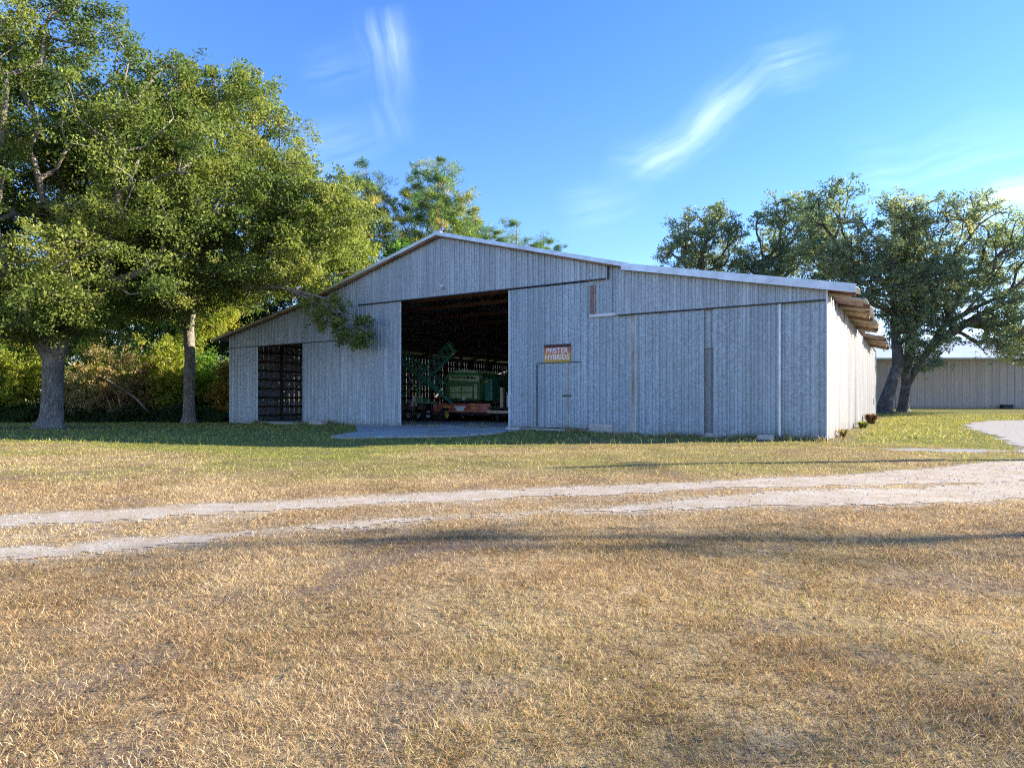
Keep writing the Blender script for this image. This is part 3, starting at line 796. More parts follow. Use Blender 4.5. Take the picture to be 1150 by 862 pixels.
# yellow rim seen under the trailer board
# folded unloading auger: long teal lattice boom running down from the upper left
def truss(a, b, w, h, n, mat, name, parent, th=.06):
    a, b = Vector(a), Vector(b); d = (b - a).normalized(); up = Vector((0, 0, 1)); r = Vector((0, 1, 0)); u_ = d.cross(r).normalized()
    if u_.z < 0: u_ = -u_
    m = MB(); C4 = [r * w / 2 + u_ * h / 2, -r * w / 2 + u_ * h / 2, -r * w / 2 - u_ * h / 2, r * w / 2 - u_ * h / 2]
    for c_ in C4: m.beam(a + c_, b + c_, th, th)
    for i in range(n):
        p = a.lerp(b, i / n); q = a.lerp(b, (i + 1) / n)
        for j in range(4):
            m.beam(p + C4[j], p + C4[(j + 1) % 4], th * .8, th * .8)
            m.beam(p + C4[j], q + C4[(j + 1) % 4], th * .7, th * .7)
    return m.build(name, mat, parent)
au = on_barn('grain_auger', -25.0, 6.2, FZ, label='teal green grain auger with crossed lattice booms beside the combine', cat='auger')
MB().tube([(-2.9, -.1, 4.50), (2.35, -.2, 1.22)], .09, 10).build('auger_tube', M['dgreen'], au)
truss((-2.7, .15, 4.85), (1.5, .1, 2.15), .30, .62, 10, M['dgreen'], 'boom_frame', au, .045)
truss((-1.0, .3, 2.55), (2.05, .3, 4.95), .30, .75, 8, M['dgreen'], 'elevator_frame', au, .045)
MB().beam((1.95, .1, 5.1), (2.32, .1, 4.6), .3, .12).build('elevator_head', M['green'], au)
MB().beam((-1.9, 0, 3.6), (-.2, 0, 1.4), .07, .07).beam((-2.6, 0, 1.25), (-.7, 0, 2.6), .07, .07).beam((-1.5, 0, 1.3), (.9, 0, 1.25), .1, .1).beam((-.5, 0, 1.3), (-.5, 0, 2.4), .08, .08).beam((-2.6, 0, 1.1), (-2.6, 0, 1.3), .08, .08).build('undercarriage', M['dgreen'], au)
MB().beam((-2.6, .3, .5), (1.0, .3, .5), .12, .12).beam((-1.2, .3, .5), (-1.2, .3, 1.3), .09, .09).beam((.3, .3, .5), (.3, .3, 1.3), .09, .09).build('axle_frame', M['dark'], au)
for x in (-.2, 1.35): wheel(au, x, .35, .46, .46, .26, M['white'] if x < 0 else M['yellow'])
for x, z in ((-1.25, 3.2), (2.6, 4.35), (.55, 3.7)): MB().box(x - .05, x + .05, -.42, -.36, z - .05, z + .05).build('reflector', M['amber'], au)
# slow-moving-vehicle triangle on a dark implement at the left
im = on_barn('seed_drill', -26.6, 6.6, FZ, label='dark farm implement with a pale warning triangle left of the trailer', cat='implement')
MB().box(-1.0, 1.3, 0, .9, .75, 1.15).build('tool_frame', M['dark'], im, bevel=.02)
MB().box(.1, 1.1, -.05, .5, 1.15, 1.6).build('seed_box', M['dgreen'], im, bevel=.03)
for x in (.3, .5, .75, .95): MB().box(x, x + .06, -.075, -.055, 1.36, 1.46).build('reflector', M['white'], im)
tg = MB(); tg.prism([(.0, 1.02), (.66, 1.02), (.37, 1.72), (.29, 1.72)], -.14, -.11); tg.build('warning_triangle', simple('pale_triangle', (.75, .66, .62), .5), im)
for x in (-.7, .2, .9): wheel(im, x, .4, .38, .38, .2, M['white'])
for x in (-.8, -.2, .6): MB().beam((x, .5, .9), (x - .1, .9, .15), .07, .07).build('tine', M['dark'], im)
# cluttered workbench and drums at the right side of the doorway
wb_ = on_barn('flatbed_cart', -18.9, 6.6, FZ, label='flat cart with pale wooden edge at the right of the doorway', cat='cart')
MB().box(-1.35, 1.6, 0, 2.6, .86, .96).build('deck', M['dark'], wb_)
MB().box(-1.35, 1.0, -.06, -.005, .58, .76).build('edge_board', M['tanboard'], wb_)
MB().box(-1.2, 1.5, .1, 2.4, .50, .72).build('chassis', M['dark'], wb_)
for x in (-.9, .9): wheel(wb_, x, .7, .33, .33, .2, M['dark'])
ld = on_barn('machine_parts', -18.95, 7.0, FZ + .96, label='white and grey machine parts standing on the flat cart', cat='machine parts')
MB().box(-.62, -.42, 0, .2, 0, 1.25).build('post', M['tanboard'], ld); MB().box(-.15, .55, .05, .5, 0, .78).build('panel', M['pale'], ld, bevel=.02)
for i in range(6): MB().box(-.12 + i * .11, -.08 + i * .11, .0, .05, .02, .95).build('slat', M['white'], ld)
MB().lathe([(0, .001), (0, .2), (.35, .24), (.5, .1), (.5, .001)], (.25, .3, 1.0), (0, 0, 1), 14).build('drum', M['pale'], ld)
# ------------------------------------------------------------------ blocks at the wall foot
def block(lx, ly, w, d, h, rot, label, nm='concrete_block', mat='block'):
    x, y = to_world(lx, ly)
    o = MB().box(-w / 2, w / 2, -d / 2, d / 2, 0, h).build(nm, M[mat], None, bevel=.02, label=label, cat='block')
    o.location = (x, y, float(GZ(x, y)) - .01); o.rotation_euler = (0, 0, BROT + rot)
block(-2.15, -.55, .62, .30, .22, .15, 'small concrete block lying at the foot of the rightmost door seam')
block(-27.6, -.75, 1.2, .4, .22, -.05, 'long concrete block lying at the foot of the door between the two openings')
block(-13.7, -.9, .75, .4, .16, .2, 'flat broken concrete slab at the right end of the apron', 'concrete_slab')
# ------------------------------------------------------------------ far building
fb = empty('warehouse', (33, 80.5, .55), R(-2), label='long pale metal warehouse behind the oaks at the right edge', cat='warehouse')
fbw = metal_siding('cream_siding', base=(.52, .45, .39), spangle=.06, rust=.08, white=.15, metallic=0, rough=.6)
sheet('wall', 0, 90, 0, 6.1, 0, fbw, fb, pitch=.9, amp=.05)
MB().box(0, 90, .1, 36, .0, 6.0).build('building_core', fbw, fb)
MB().box(-.3, 90.3, -.56, -.41, 6.08, 6.22).build('gutter', M['pale'], fb)
rf = MB(); rf.hexa([(-.3, -.4, 6.16), (90.3, -.4, 6.16), (90.3, 18, 10.3), (-.3, 18, 10.3), (-.3, -.4, 6.26), (90.3, -.4, 6.26), (90.3, 18, 10.4), (-.3, 18, 10.4)])
rf.hexa([(-.3, 18, 10.3), (90.3, 18, 10.3), (90.3, 36.4, 6.16), (-.3, 36.4, 6.16), (-.3, 18, 10.4), (90.3, 18, 10.4), (90.3, 36.4, 6.26), (-.3, 36.4, 6.26)])
rf.build('roof', simple('pale_blue_roof', (.55, .62, .68), .5, .2, .06, 1, .05), fb)
for x0, x1, h_ in ((27.0, 28.2, .5), (8, 8.5, .5)):
    MB().box(x0, x1, -.7, -.1, 0, h_).build('utility_box', M['dark'], fb)
# ------------------------------------------------------------------ vegetation
RNG = np.random.default_rng(12)
def tube_np(A, B, ra, rb, n=6):
    """tapered tubes for many segments at once"""
    A, B, ra, rb = map(lambda q: np.asarray(q, float), (A, B, ra, rb))
    d = B - A; L = np.linalg.norm(d, axis=1, keepdims=True); d = d / np.maximum(L, 1e-6)
    ref = np.where(np.abs(d[:, 2:3]) < .9, [[0, 0, 1.]], [[1., 0, 0]])
    u_ = np.cross(d, ref); u_ /= np.linalg.norm(u_, axis=1, keepdims=True); w = np.cross(d, u_)
    th = np.arange(n) * 2 * math.pi / n
    ring = u_[:, None, :] * np.cos(th)[None, :, None] + w[:, None, :] * np.sin(th)[None, :, None]
    V = np.concatenate([A[:, None] + ring * ra[:, None, None], B[:, None] + ring * rb[:, None, None]], 1)
    base = (np.arange(len(A)) * 2 * n)[:, None]; k = np.arange(n)
    F = np.stack([base + k, base + (k + 1) % n, base + n + (k + 1) % n, base + n + k], 2).reshape(-1, 4)
    return V.reshape(-1, 3), F
def leaves_np(C, size, asp, nrm_up=.4, radial=None, curl=.25):
    """rhombic leaves at centres C; size per leaf"""
    n = len(C)
    d = RNG.normal(size=(n, 3)); 
    if radial is not None: d = d * .35 + radial
    d /= np.linalg.norm(d, axis=1, keepdims=True)
    u_ = RNG.normal(size=(n, 3)); u_[:, 2] += nrm_up; s = np.cross(d, u_); s /= np.maximum(np.linalg.norm(s, axis=1, keepdims=True), 1e-6)
    nn = np.cross(s, d); size = size[:, None]
    V = np.stack([C - d * size * .5, C + s * size * asp * .5 + nn * size * curl * .2, C + d * size * .5, C - s * size * asp * .5 + nn * size * curl * .2], 1).reshape(-1, 3)
    F = (np.arange(n) * 4)[:, None] + np.arange(4)
    return V, F
def sample_crown(ells, n, dmin, thr, nsc, seed, shell=.35):
    rg = np.random.default_rng(seed); E = np.array(ells, float)
    vol = E[:, 3] * E[:, 4] * E[:, 5]; w = vol ** .8; w /= w.sum()
    out = []; cand = rg.choice(len(E), n * 14, p=w); 
    d = rg.normal(size=(len(cand), 3)); d /= np.linalg.norm(d, axis=1, keepdims=True)
    r = rg.uniform(shell, 1, len(cand)) ** .6
    P = E[cand, :3] + d * r[:, None] * E[cand, 3:6]
    P += (np.stack([vn3(P, 2.2, seed + i) for i in range(3)], 1) - .5) * 1.2
    keep = vn3(P, nsc, seed + 9) > thr
    for p in P[keep]:
        if len(out) >= n: break
        if out:
            q = np.array(out); 
            if np.min(((q - p) ** 2).sum(1)) < dmin * dmin: continue
        out.append(p)
    return np.array(out)
def tint(pal, k, n):
    pal = np.array(pal); k = np.clip(k, 0, .999) * (len(pal) - 1); i = k.astype(int); f = (k - i)[:, None]
    return pal[i] * (1 - f) + pal[i + 1] * f
OAK = [(0.058, 0.102, 0.025), (0.13, 0.186, 0.037), (0.215, 0.258, 0.057), (0.305, 0.318, 0.075), (0.403, 0.36, 0.103)]
OAKR = [(0.064, 0.127, 0.099), (0.15, 0.213, 0.133), (0.277, 0.32, 0.155), (0.427, 0.416, 0.196), (0.618, 0.523, 0.278)]
PINE = [(0.052, 0.129, 0.061), (0.103, 0.207, 0.078), (0.207, 0.293, 0.086), (0.414, 0.38, 0.103), (0.62, 0.362, 0.138)]
YEL = [(0.087, 0.121, 0.022), (0.194, 0.243, 0.033), (0.329, 0.364, 0.05), (0.445, 0.425, 0.061), (0.484, 0.344, 0.066)]
GRN = [(0.043, 0.117, 0.026), (0.087, 0.204, 0.039), (0.175, 0.305, 0.046), (0.276, 0.392, 0.066), (0.363, 0.437, 0.093)]
ORG = [(.10, .10, .03), (.22, .20, .045), (.38, .27, .06), (.50, .29, .07), (.52, .36, .10)]
BRN = [(0.11, 0.099, 0.044), (0.22, 0.187, 0.088), (0.352, 0.275, 0.143), (0.44, 0.341, 0.187), (0.242, 0.264, 0.077)]
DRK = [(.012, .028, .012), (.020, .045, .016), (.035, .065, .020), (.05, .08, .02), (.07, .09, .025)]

def make_tree(name, label, cat, group, base, trunk, ells, n, clr, per, lsize, pal, bark, seed, dmin=.9, thr=.42, nsc=3.0, limbs=(), asp=.5, leafmat='leaf',
              mode='oak', moss=0, tip=.022, trunk_n=14, shell=.35, flat=.75, extra=None, wig=.25, explicit=None, flare=True, root_label=None):
    """tapered trunk with limbs that reach every leaf clump; crown of single leaves spread through its volume"""
    bx, by = base; bz = float(GZ(bx, by)) - .05; O = Vector((bx, by, bz))
    root = empty(name, O, label=label, cat=cat, group=group)
    rnd = random.Random(seed); rg = np.random.default_rng(seed)
    nodes = []; par = []; plen = []
    def add(p, pr):
        nodes.append(np.array(p, float)); par.append(pr)
        plen.append(0 if pr < 0 else plen[pr] + np.linalg.norm(nodes[-1] - nodes[pr])); return len(nodes) - 1
    tp = [np.array(q[:3], float) for q in trunk]; prev = add(tp[0], -1); tids = [prev]
    for q in tp[1:]: prev = add(q, prev); tids.append(prev)
    attach0 = max(1, len(tp) // 2)
    minr = {}
    for lb in limbs:   # each limb: start trunk index, points (x,y,z,r)
        pr = tids[lb[0]]
        for q in lb[1]: pr = add(q[:3], pr); minr[pr] = q[3]
    C = sample_crown(ells, n, dmin, thr, nsc, seed, shell)
    if explicit is not None: C = np.concatenate([C, np.array(explicit, float)])
    if mode == 'pine': order = np.argsort(C[:, 2])
    else: order = np.argsort(((C - tp[-1]) ** 2).sum(1))
    tips = []
    first = attach0
    N = np.array(nodes)
    for c_ in C[order]:
        A = np.array(nodes); dd = np.linalg.norm(A - c_, axis=1); cost = dd + .42 * np.array(plen)
        if mode != 'shrub': cost[:attach0] += 1e3
        if mode == 'pine':
            # limbs leave the trunk a little below the tuft
            cost = dd + np.where(A[:, 2] > c_[2] - .2, 50, 0) + .1 * np.array(plen)
            cost[0] += 1e3
        j = int(np.argmin(cost)); pr = j; a = nodes[j]; L = dd[j]; k = max(1, min(5, int(L / 1.1)))
        off = rg.normal(size=3) * wig * min(L, 3) * .35
        for i in range(1, k + 1):
            q = i / k; b = a + (c_ - a) * q + off * math.sin(math.pi * q) + np.array([0, 0, -.06 * L * math.sin(math.pi * q)]) + rg.normal(size=3) * .05 * min(L, 2) * (q < 1)
            pr = add(b, pr)
        tips.append(pr)
    m = len(nodes); wgt = np.zeros(m)
    for t_ in tips: wgt[t_] += 1
    for i in range(m - 1, 0, -1):
        wgt[par[i]] += wgt[i]
    rad = tip * np.maximum(wgt, .6) ** .46
    for i, r in minr.items(): rad[i] = max(rad[i], r)
    for i, q in enumerate(trunk): rad[tids[i]] = q[3]
    tset = set(tids)
    seg = [i for i in range(1, m) if i not in tset]
    N = np.array(nodes); pa = np.array(par)
    ra = np.minimum(rad[pa[seg]], rad[seg] * 1.5 + .01)
    V1, F1 = tube_np(N[pa[seg]], N[seg], ra, rad[seg], 6)
    # trunk: smooth swept tube with root flare and ridges
    P = []; Rr = []
    for i in range(len(tp) - 1):
        for s_ in range(5):
            q = s_ / 5; P.append(tp[i] + (tp[i + 1] - tp[i]) * q); Rr.append(trunk[i][3] * (1 - q) + trunk[i + 1][3] * q)
    P.append(tp[-1]); Rr.append(trunk[-1][3]); P = np.array(P); Rr = np.array(Rr)
    ks = np.arange(trunk_n) * 2 * math.pi / trunk_n
    VT = []
    for i, (p, r) in enumerate(zip(P, Rr)):
        h = p[2]; fl = 1 + (.28 * math.exp(-max(h, 0) / .3) if flare else 0)
        lob = 1 + (.18 * math.exp(-max(h, 0) / .5) if flare else 0) * np.sin(ks * 5 + seed) + .07 * np.sin(ks * 3 + h * .7 + seed) + .05 * np.sin(ks * 7 - h * 1.3)
        VT.append(np.stack([p[0] + np.cos(ks) * r * fl * lob, p[1] + np.sin(ks) * r * fl * lob, np.full(trunk_n, h)], 1))
    VT = np.concatenate(VT); i_, k_ = np.meshgrid(np.arange(len(P) - 1), np.arange(trunk_n), indexing='ij'); i_ = i_.ravel(); k_ = k_.ravel(); kn = (k_ + 1) % trunk_n
    FT = np.stack([i_ * trunk_n + k_, i_ * trunk_n + kn, (i_ + 1) * trunk_n + kn, (i_ + 1) * trunk_n + k_], 1)
    mesh_obj('trunk', np.concatenate([V1, VT]), np.concatenate([F1, FT + len(V1)]), bark, root, smooth=True)
    # leaves
    tc_ = N[tips]; nt = len(tips)
    ns_ = nt - (0 if explicit is None else len(explicit)); ex_ = np.zeros(nt, bool)
    if explicit is not None: ex_ = np.isin(order, np.arange(ns_, nt))
    mass = rg.uniform(.45, 1.5, nt) * np.where(ex_, .62, 1)
    cnt = (per * mass).astype(int); idx = np.repeat(np.arange(nt), cnt); tot_ = len(idx)
    d = rg.normal(size=(tot_, 3)); d /= np.linalg.norm(d, axis=1, keepdims=True)
    rr_ = rg.uniform(0, 1, tot_) ** .45
    cr = clr * rg.uniform(.65, 1.3, nt) * np.where(ex_, .58, 1)
    # sub-clumps inside a clump keep the outline uneven
    sub = rg.normal(size=(nt, 6, 3)) * .55; si = rg.integers(0, 6, tot_)
    pos = tc_[idx] + (sub[idx, si] + d * rr_[:, None] * .62) * cr[idx][:, None] * np.array([1, 1, flat])
    sz = lsize * rg.uniform(.6, 1.35, tot_)
    if mode == 'pine': V2, F2 = leaves_np(pos, sz, asp, radial=d + np.array([0, 0, .25]))
    else: V2, F2 = leaves_np(pos, sz, asp)
    kc = np.clip(.12 + .62 * vn3(tc_, 4.5, seed + 70) + rg.normal(size=nt) * .12, 0, 1)
    kl = kc[idx] + rg.normal(size=tot_) * .10 + (si % 3 - 1) * .06
    col = tint(pal, kl, tot_) * rg.uniform(.8, 1.2, (tot_, 1))
    mesh_obj('crown', V2, F2, M[leafmat], root, colors=np.repeat(col, 4, 0))
    if moss:
        pick = rg.choice(nt, min(nt, moss), replace=False); VV = []; CC = []
        for i in pick:
            for s_ in range(14):
                p = tc_[i] + rg.normal(size=3) * [.5, .5, .2]; L = rg.uniform(.5, 1.6); w = rg.uniform(.015, .045); a = rg.uniform(0, 3.1)
                q = np.array([math.cos(a), math.sin(a), 0]) * w
                VV += [p - q, p + q, p + q * .7 - [0, 0, L * .6], p - q * .7 - [0, 0, L * .6]]; VV += [p - q * .7 - [0, 0, L * .6], p + q * .7 - [0, 0, L * .6], p + q * .1 - [0, 0, L], p - q * .1 - [0, 0, L]]
                CC += [np.array([.17, .18, .13]) * rg.uniform(.6, 1.2)] * 8
        VV = np.array(VV); mesh_obj('hanging_moss', VV, np.arange(len(VV)).reshape(-1, 4), M['moss'], root, colors=np.array(CC))['kind'] = 'stuff'
    return root

# --- big live oak at the left edge
make_tree('live_oak', 'huge live oak with thick grey forked trunk left of the barn', 'tree', 'live oaks around the barn', (-25.9, 36.3),
    [(0, 0, 0, .66), (.1, 0, .9, .56), (.12, 0, 2.4, .50), (.15, 0, 3.9, .50), (.3, 0, 5.0, .42), (.9, .3, 6.8, .46), (.8, 0, 9, .32), (.4, .2, 12, .2)],
    [(-2.5, 0, 10.5, 9, 7, 6.0), (2.0, -1, 8.5, 8, 6, 4.2), (1.5, 1, 15.5, 7, 6, 5.8), (-5, 0, 17, 7, 6, 6), (6.5, -.5, 13.5, 4.5, 5, 5.0), (0, -2, 7.0, 8.0, 4.5, 1.8), (4, 1, 19.0, 4, 4, 3.2), (-9, 0, 10, 6, 6, 7), (-2, 0, 21.5, 6.5, 5, 4), (-5.5, -1, 21, 5, 4, 5)],
    1450, .88, 230, .175, OAK, M['bark'], 21, dmin=.62, thr=.42, nsc=2.0,
    limbs=[(3, [(-.6, 0, 4.9, .24), (-2.0, .2, 5.9, .22), (-3.6, .4, 6.8, .21), (-5.5, .4, 8.4, .2)]), (3, [(2.0, -.3, 6.5, .30), (4.0, -.8, 8.0, .24), (6.5, -1, 9.0, .18)]), (3, [(-.4, -.5, 5.6, .34), (-1.2, -1.5, 8, .28), (-1.8, -2, 11, .2)])])
# --- second live oak beside the barn corner, long limb reaching over its roof
OX, OY = -22.6, 45.2
hang = []
rg0 = np.random.default_rng(4)
for k_ in range(26):   # the spray that hangs in front of the header
    px_ = rg0.uniform(-11.6, -7.9); zz_ = rg0.uniform(4.1, 7.2) if px_ > -10.3 else rg0.uniform(5.5, 7.5)
    if px_ < -9.0 and zz_ < 4.7 + abs(px_ + 9.3) * .6: zz_ += .8
    hang.append((px_ - OX, rg0.uniform(36.2, 37.0) - OY, zz_))
make_tree('live_oak', 'live oak with long limb hanging over the left barn roof', 'tree', 'live oaks around the barn', (OX, OY),
    [(0, 0, 0, .42), (.05, 0, 2, .36), (.1, 0, 4.5, .34), (.1, -.3, 6.5, .34), (.6, -1.0, 8.6, .36), (1.2, -1.8, 11.5, .28), (2, -2.2, 15, .18)],
    [(4.2, -3.5, 17.0, 5.8, 5, 5.8), (-2.5, -3, 16.0, 5.5, 5, 6.5), (6.8, -5, 13.5, 5.5, 4.5, 4.8), (2, -5, 10.2, 8, 4, 3.6), (9.5, -6.5, 10.6, 4.5, 3, 3.0), (-3, -4, 9.8, 5.5, 4, 3.2), (7.5, -7.5, 9.0, 4, 2, 1.6), (4.3, -3, 21.0, 2.2, 2.5, 2.4), (10.8, -6, 12.6, 3, 3, 2.6)],
    1150, .88, 230, .185, OAK, M['bark'], 33, dmin=.64, thr=.44, nsc=2.0, explicit=hang,
    limbs=[(3, [(2.0, -3.2, 9.6, .34), (4.4, -5.5, 9.0, .28), (7.0, -7.2, 8.3, .22), (9.6, -8.4, 8.0, .14), (12.2, -8.7, 7.3, .07), (13.3, -8.7, 6.2, .04)]),
           (3, [(-2.0, -3.5, 9.8, .30), (-4.5, -5, 11.2, .22)]), (4, [(3.5, -4, 12.5, .26), (6.5, -5, 14.2, .18), (9, -6, 14.6, .1)])])
# --- yellow-green tree between oak and pines, behind the barn roof
make_tree('maple_tree', 'bright yellow-green tree just above the left barn roof', 'tree', None, (-16.5, 62),
    [(0, 0, 0, .35), (0, 0, 5, .28), (.2, 0, 10, .2), (.2, 0, 14, .1)], [(0, 0, 12.5, 3.6, 3, 6), (1, 0, 16, 2.2, 2.2, 3.5)], 130, 1.1, 230, .24, YEL[:4], M['bark'], 41, dmin=.8, thr=.3)
make_tree('maple_tree', 'bright yellow leafy tree low beside the left barn corner', 'tree', None, (-27.0, 54.5),
    [(0, 0, 0, .25), (0, 0, 4, .2), (.2, 0, 7, .14), (.2, 0, 10, .08)], [(1.2, 0, 9.2, 2.6, 2.4, 2.6)], 60, 1.0, 260, .2, YEL, M['bark'], 43, dmin=.7, thr=.2)
# --- pines behind the barn
def pine(x, y, H, spread, seed, label, low=.45, n=85, pal=PINE, per=150):
    make_tree('pine_tree', label, 'tree', 'pines behind the barn', (x, y),
        [(0, 0, 0, .38), (.1, 0, H * .4, .28), (0, .1, H * .7, .18), (.1, 0, H * .9, .08), (.1, 0, H * .985, .03)],
        [(0, 0, H * (.5 + low / 2), spread * .9, spread * .9, H * (1 - low) / 2 * 1.0), (0, 0, H * .82, spread * .75, spread * .75, H * .16), (spread * .3, 0, H * .62, spread, spread * .8, H * .1)],
        n, 1.05, per, .55, pal, M['bark_pine'], seed, dmin=1.25, thr=.38, nsc=3.2, asp=.10, leafmat='needle', mode='pine', tip=.03, trunk_n=10, shell=.1, flat=.7, flare=False)
pine(-9.8, 85, 33, 6.6, 51, 'tallest pine with rusty inner needles above the barn ridge', n=150, per=330)
pine(-18.5, 82, 31.8, 4.6, 52, 'pine with thin top standing between the oak and the tallest pine', n=110, per=280)
pine(-5.6, 94, 29.5, 5.6, 53, 'shorter green pine crown just right of the tallest pine', low=.4, n=110, per=300)
pine(.6, 98, 29.5, 5.0, 54, 'low bluish pine crown right of the barn peak', low=.4, n=90, per=300, pal=PINE[:3])
pine(5.0, 104, 28, 4.8, 55, 'rightmost pine tip just clearing the right roof slope', low=.4, n=80, per=300, pal=PINE[:4])
pine(-14.0, 90, 25, 5.0, 56, 'orange tinted pine in the gap left of the tallest pine', low=.35, n=120, per=300)
pine(-24.5, 88, 27, 5.2, 57, 'dense pine hidden mostly behind the oak crown', low=.3, n=110, per=260)
for i, (x, y, H, pal, lb) in enumerate([(-7.2, 82, 23, YEL[:4], 'yellow-green broadleaf crown at the foot of the tallest pine'), (-13.5, 79, 21, GRN, 'green broadleaf crown low between the pines')]):
    make_tree('woodland_tree', lb, 'tree', None, (x, y), [(0, 0, 0, .28), (.2, 0, H * .3, .22), (0, 0, H * .6, .15), (0, 0, H * .9, .06)],
        [(0, 0, H * .7, 4.2, 3.0, H * .3)], 120, 1.1, 130, .34, pal, M['bark'], 180 + i, dmin=1.0, thr=.36, nsc=2.6)
# --- oaks at the right
make_tree('live_oak', 'broad live oak with leaning forked trunk before the pale warehouse', 'tree', 'live oaks around the barn', (41.4, 68.5),
    [(0, 0, 0, .55), (.1, 0, 1.2, .48), (.4, 0, 2.8, .46), (1.4, 0, 4.6, .40), (2.9, 0, 6.8, .42), (4.4, 0, 9.2, .34), (6, 0, 12, .22)],
    [(5.5, 0, 17.5, 8.5, 7, 5.2), (13, 0, 14.5, 7, 6, 5.5), (-.5, 0, 14, 5.5, 6, 6.5), (8, -1, 11.0, 11, 5, 3.2), (16, 0, 9.5, 7, 5, 4), (10.5, -3, 6.6, 7.0, 3, 1.5), (21, 0, 12, 6, 6, 6), (1, -2, 8.0, 4.5, 3, 2.4)],
    900, .78, 100, .26, OAKR, M['bark_dark'], 61, dmin=.9, thr=.46, nsc=2.6, moss=50, tip=.034,
    limbs=[(2, [(.2, -.2, 4.2, .30), (.5, -.3, 6.2, .26), (.6, -.3, 8.5, .22), (1.2, 0, 12, .16)]), (4, [(5.2, -.4, 8.6, .26), (8.0, -.8, 10.4, .22), (12.0, -1, 12.2, .17), (16, -1, 14.0, .1)]), (5, [(8, 0, 11.2, .22), (12, 0, 13, .16)])])
make_tree('live_oak', 'live oak with broad dark trunk close beside the far barn corner', 'tree', 'live oaks around the barn', (39.4, 66.8),
    [(-.9, 0, 0, .72), (-.8, 0, 1.2, .66), (-.2, 0, 3.0, .56), (.5, 0, 5.0, .58), (.3, 0, 8, .42), (0, 0, 12, .3), (-.2, 0, 16, .2)],
    [(-5.6, 0, 18.6, 4.6, 4, 5.6), (-3, 0, 14.6, 5, 5, 4.6), (2, 0, 14, 4.5, 5, 5), (-.2, 0, 19.0, 3.6, 3.6, 3.6), (1.8, -1, 8.5, 2.6, 2.4, 2.6), (2.6, -1, 5.8, 1.7, 1.6, 1.6)],
    480, .78, 100, .26, OAKR, M['bark_dark'], 63, dmin=.9, thr=.45, nsc=2.6, moss=30, tip=.034)
make_tree('live_oak', 'pale-tipped live oak rising behind the right roof edge', 'tree', 'live oaks around the barn', (33.6, 88),
    [(0, 0, 0, .7), (0, 0, 4, .6), (.2, 0, 8, .5), (0, 0, 14, .4), (.5, 0, 20, .25)],
    [(4.5, 0, 22.6, 5.4, 5, 6.5), (.5, 0, 20.5, 4, 5, 5.6), (9.0, 0, 20, 4, 4, 5), (3.6, 0, 18.0, 7, 4, 3)],
    330, .9, 105, .31, OAKR, M['bark_dark'], 65, dmin=1.0, thr=.45, nsc=3.4, moss=30, tip=.042)
make_tree('live_oak', 'leftmost live oak crown showing above the right roof slope', 'tree', 'live oaks around the barn', (26.0, 90),
    [(0, 0, 0, .7), (0, 0, 4, .6), (.2, 0, 8, .5), (0, 0, 14, .4), (.5, 0, 19, .25)],
    [(2.8, 0, 21.5, 3.6, 5, 7.0), (-1.6, 0, 21.2, 3.2, 4.5, 6.6), (-.5, 0, 19.4, 5.2, 4, 3.0), (-2.8, 0, 18.2, 4.0, 4, 2.0)],
    240, .9, 100, .31, OAKR, M['bark_dark'], 67, dmin=1.0, thr=.46, nsc=3.0, moss=16, tip=.042)

# --- dense trees closing the wood behind the left bushes
bt = [(-45.5, 57, 11, GRN, 'lower green tree behind the yellow bush'), (-49, 60, 15, GRN, 'green tree behind the yellow bush at the left edge'), (-42, 64, 17, GRN, 'tall green tree behind the big oak trunk'), (-35.5, 61, 15, OAK, 'dull green tree between the two oak trunks'),
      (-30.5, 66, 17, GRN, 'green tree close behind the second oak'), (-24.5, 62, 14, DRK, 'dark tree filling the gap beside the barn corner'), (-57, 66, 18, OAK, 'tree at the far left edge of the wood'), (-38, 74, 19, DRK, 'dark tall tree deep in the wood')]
for i, (x, y, H, pal, lb) in enumerate(bt):
    make_tree('woodland_tree', lb, 'tree', 'trees of the wood left of the barn', (x, y), [(0, 0, 0, .28), (.2, 0, H * .3, .22), (0, 0, H * .6, .15), (0, 0, H * .9, .06)],
        [(0, 0, H * .58, 4.6, 3.4, H * .42), (0, -.5, H * .3, 4.0, 3.0, H * .2)], 150, 1.25, 170, .30, pal, M['bark'], 80 + i, dmin=1.0, thr=.34, nsc=2.6)
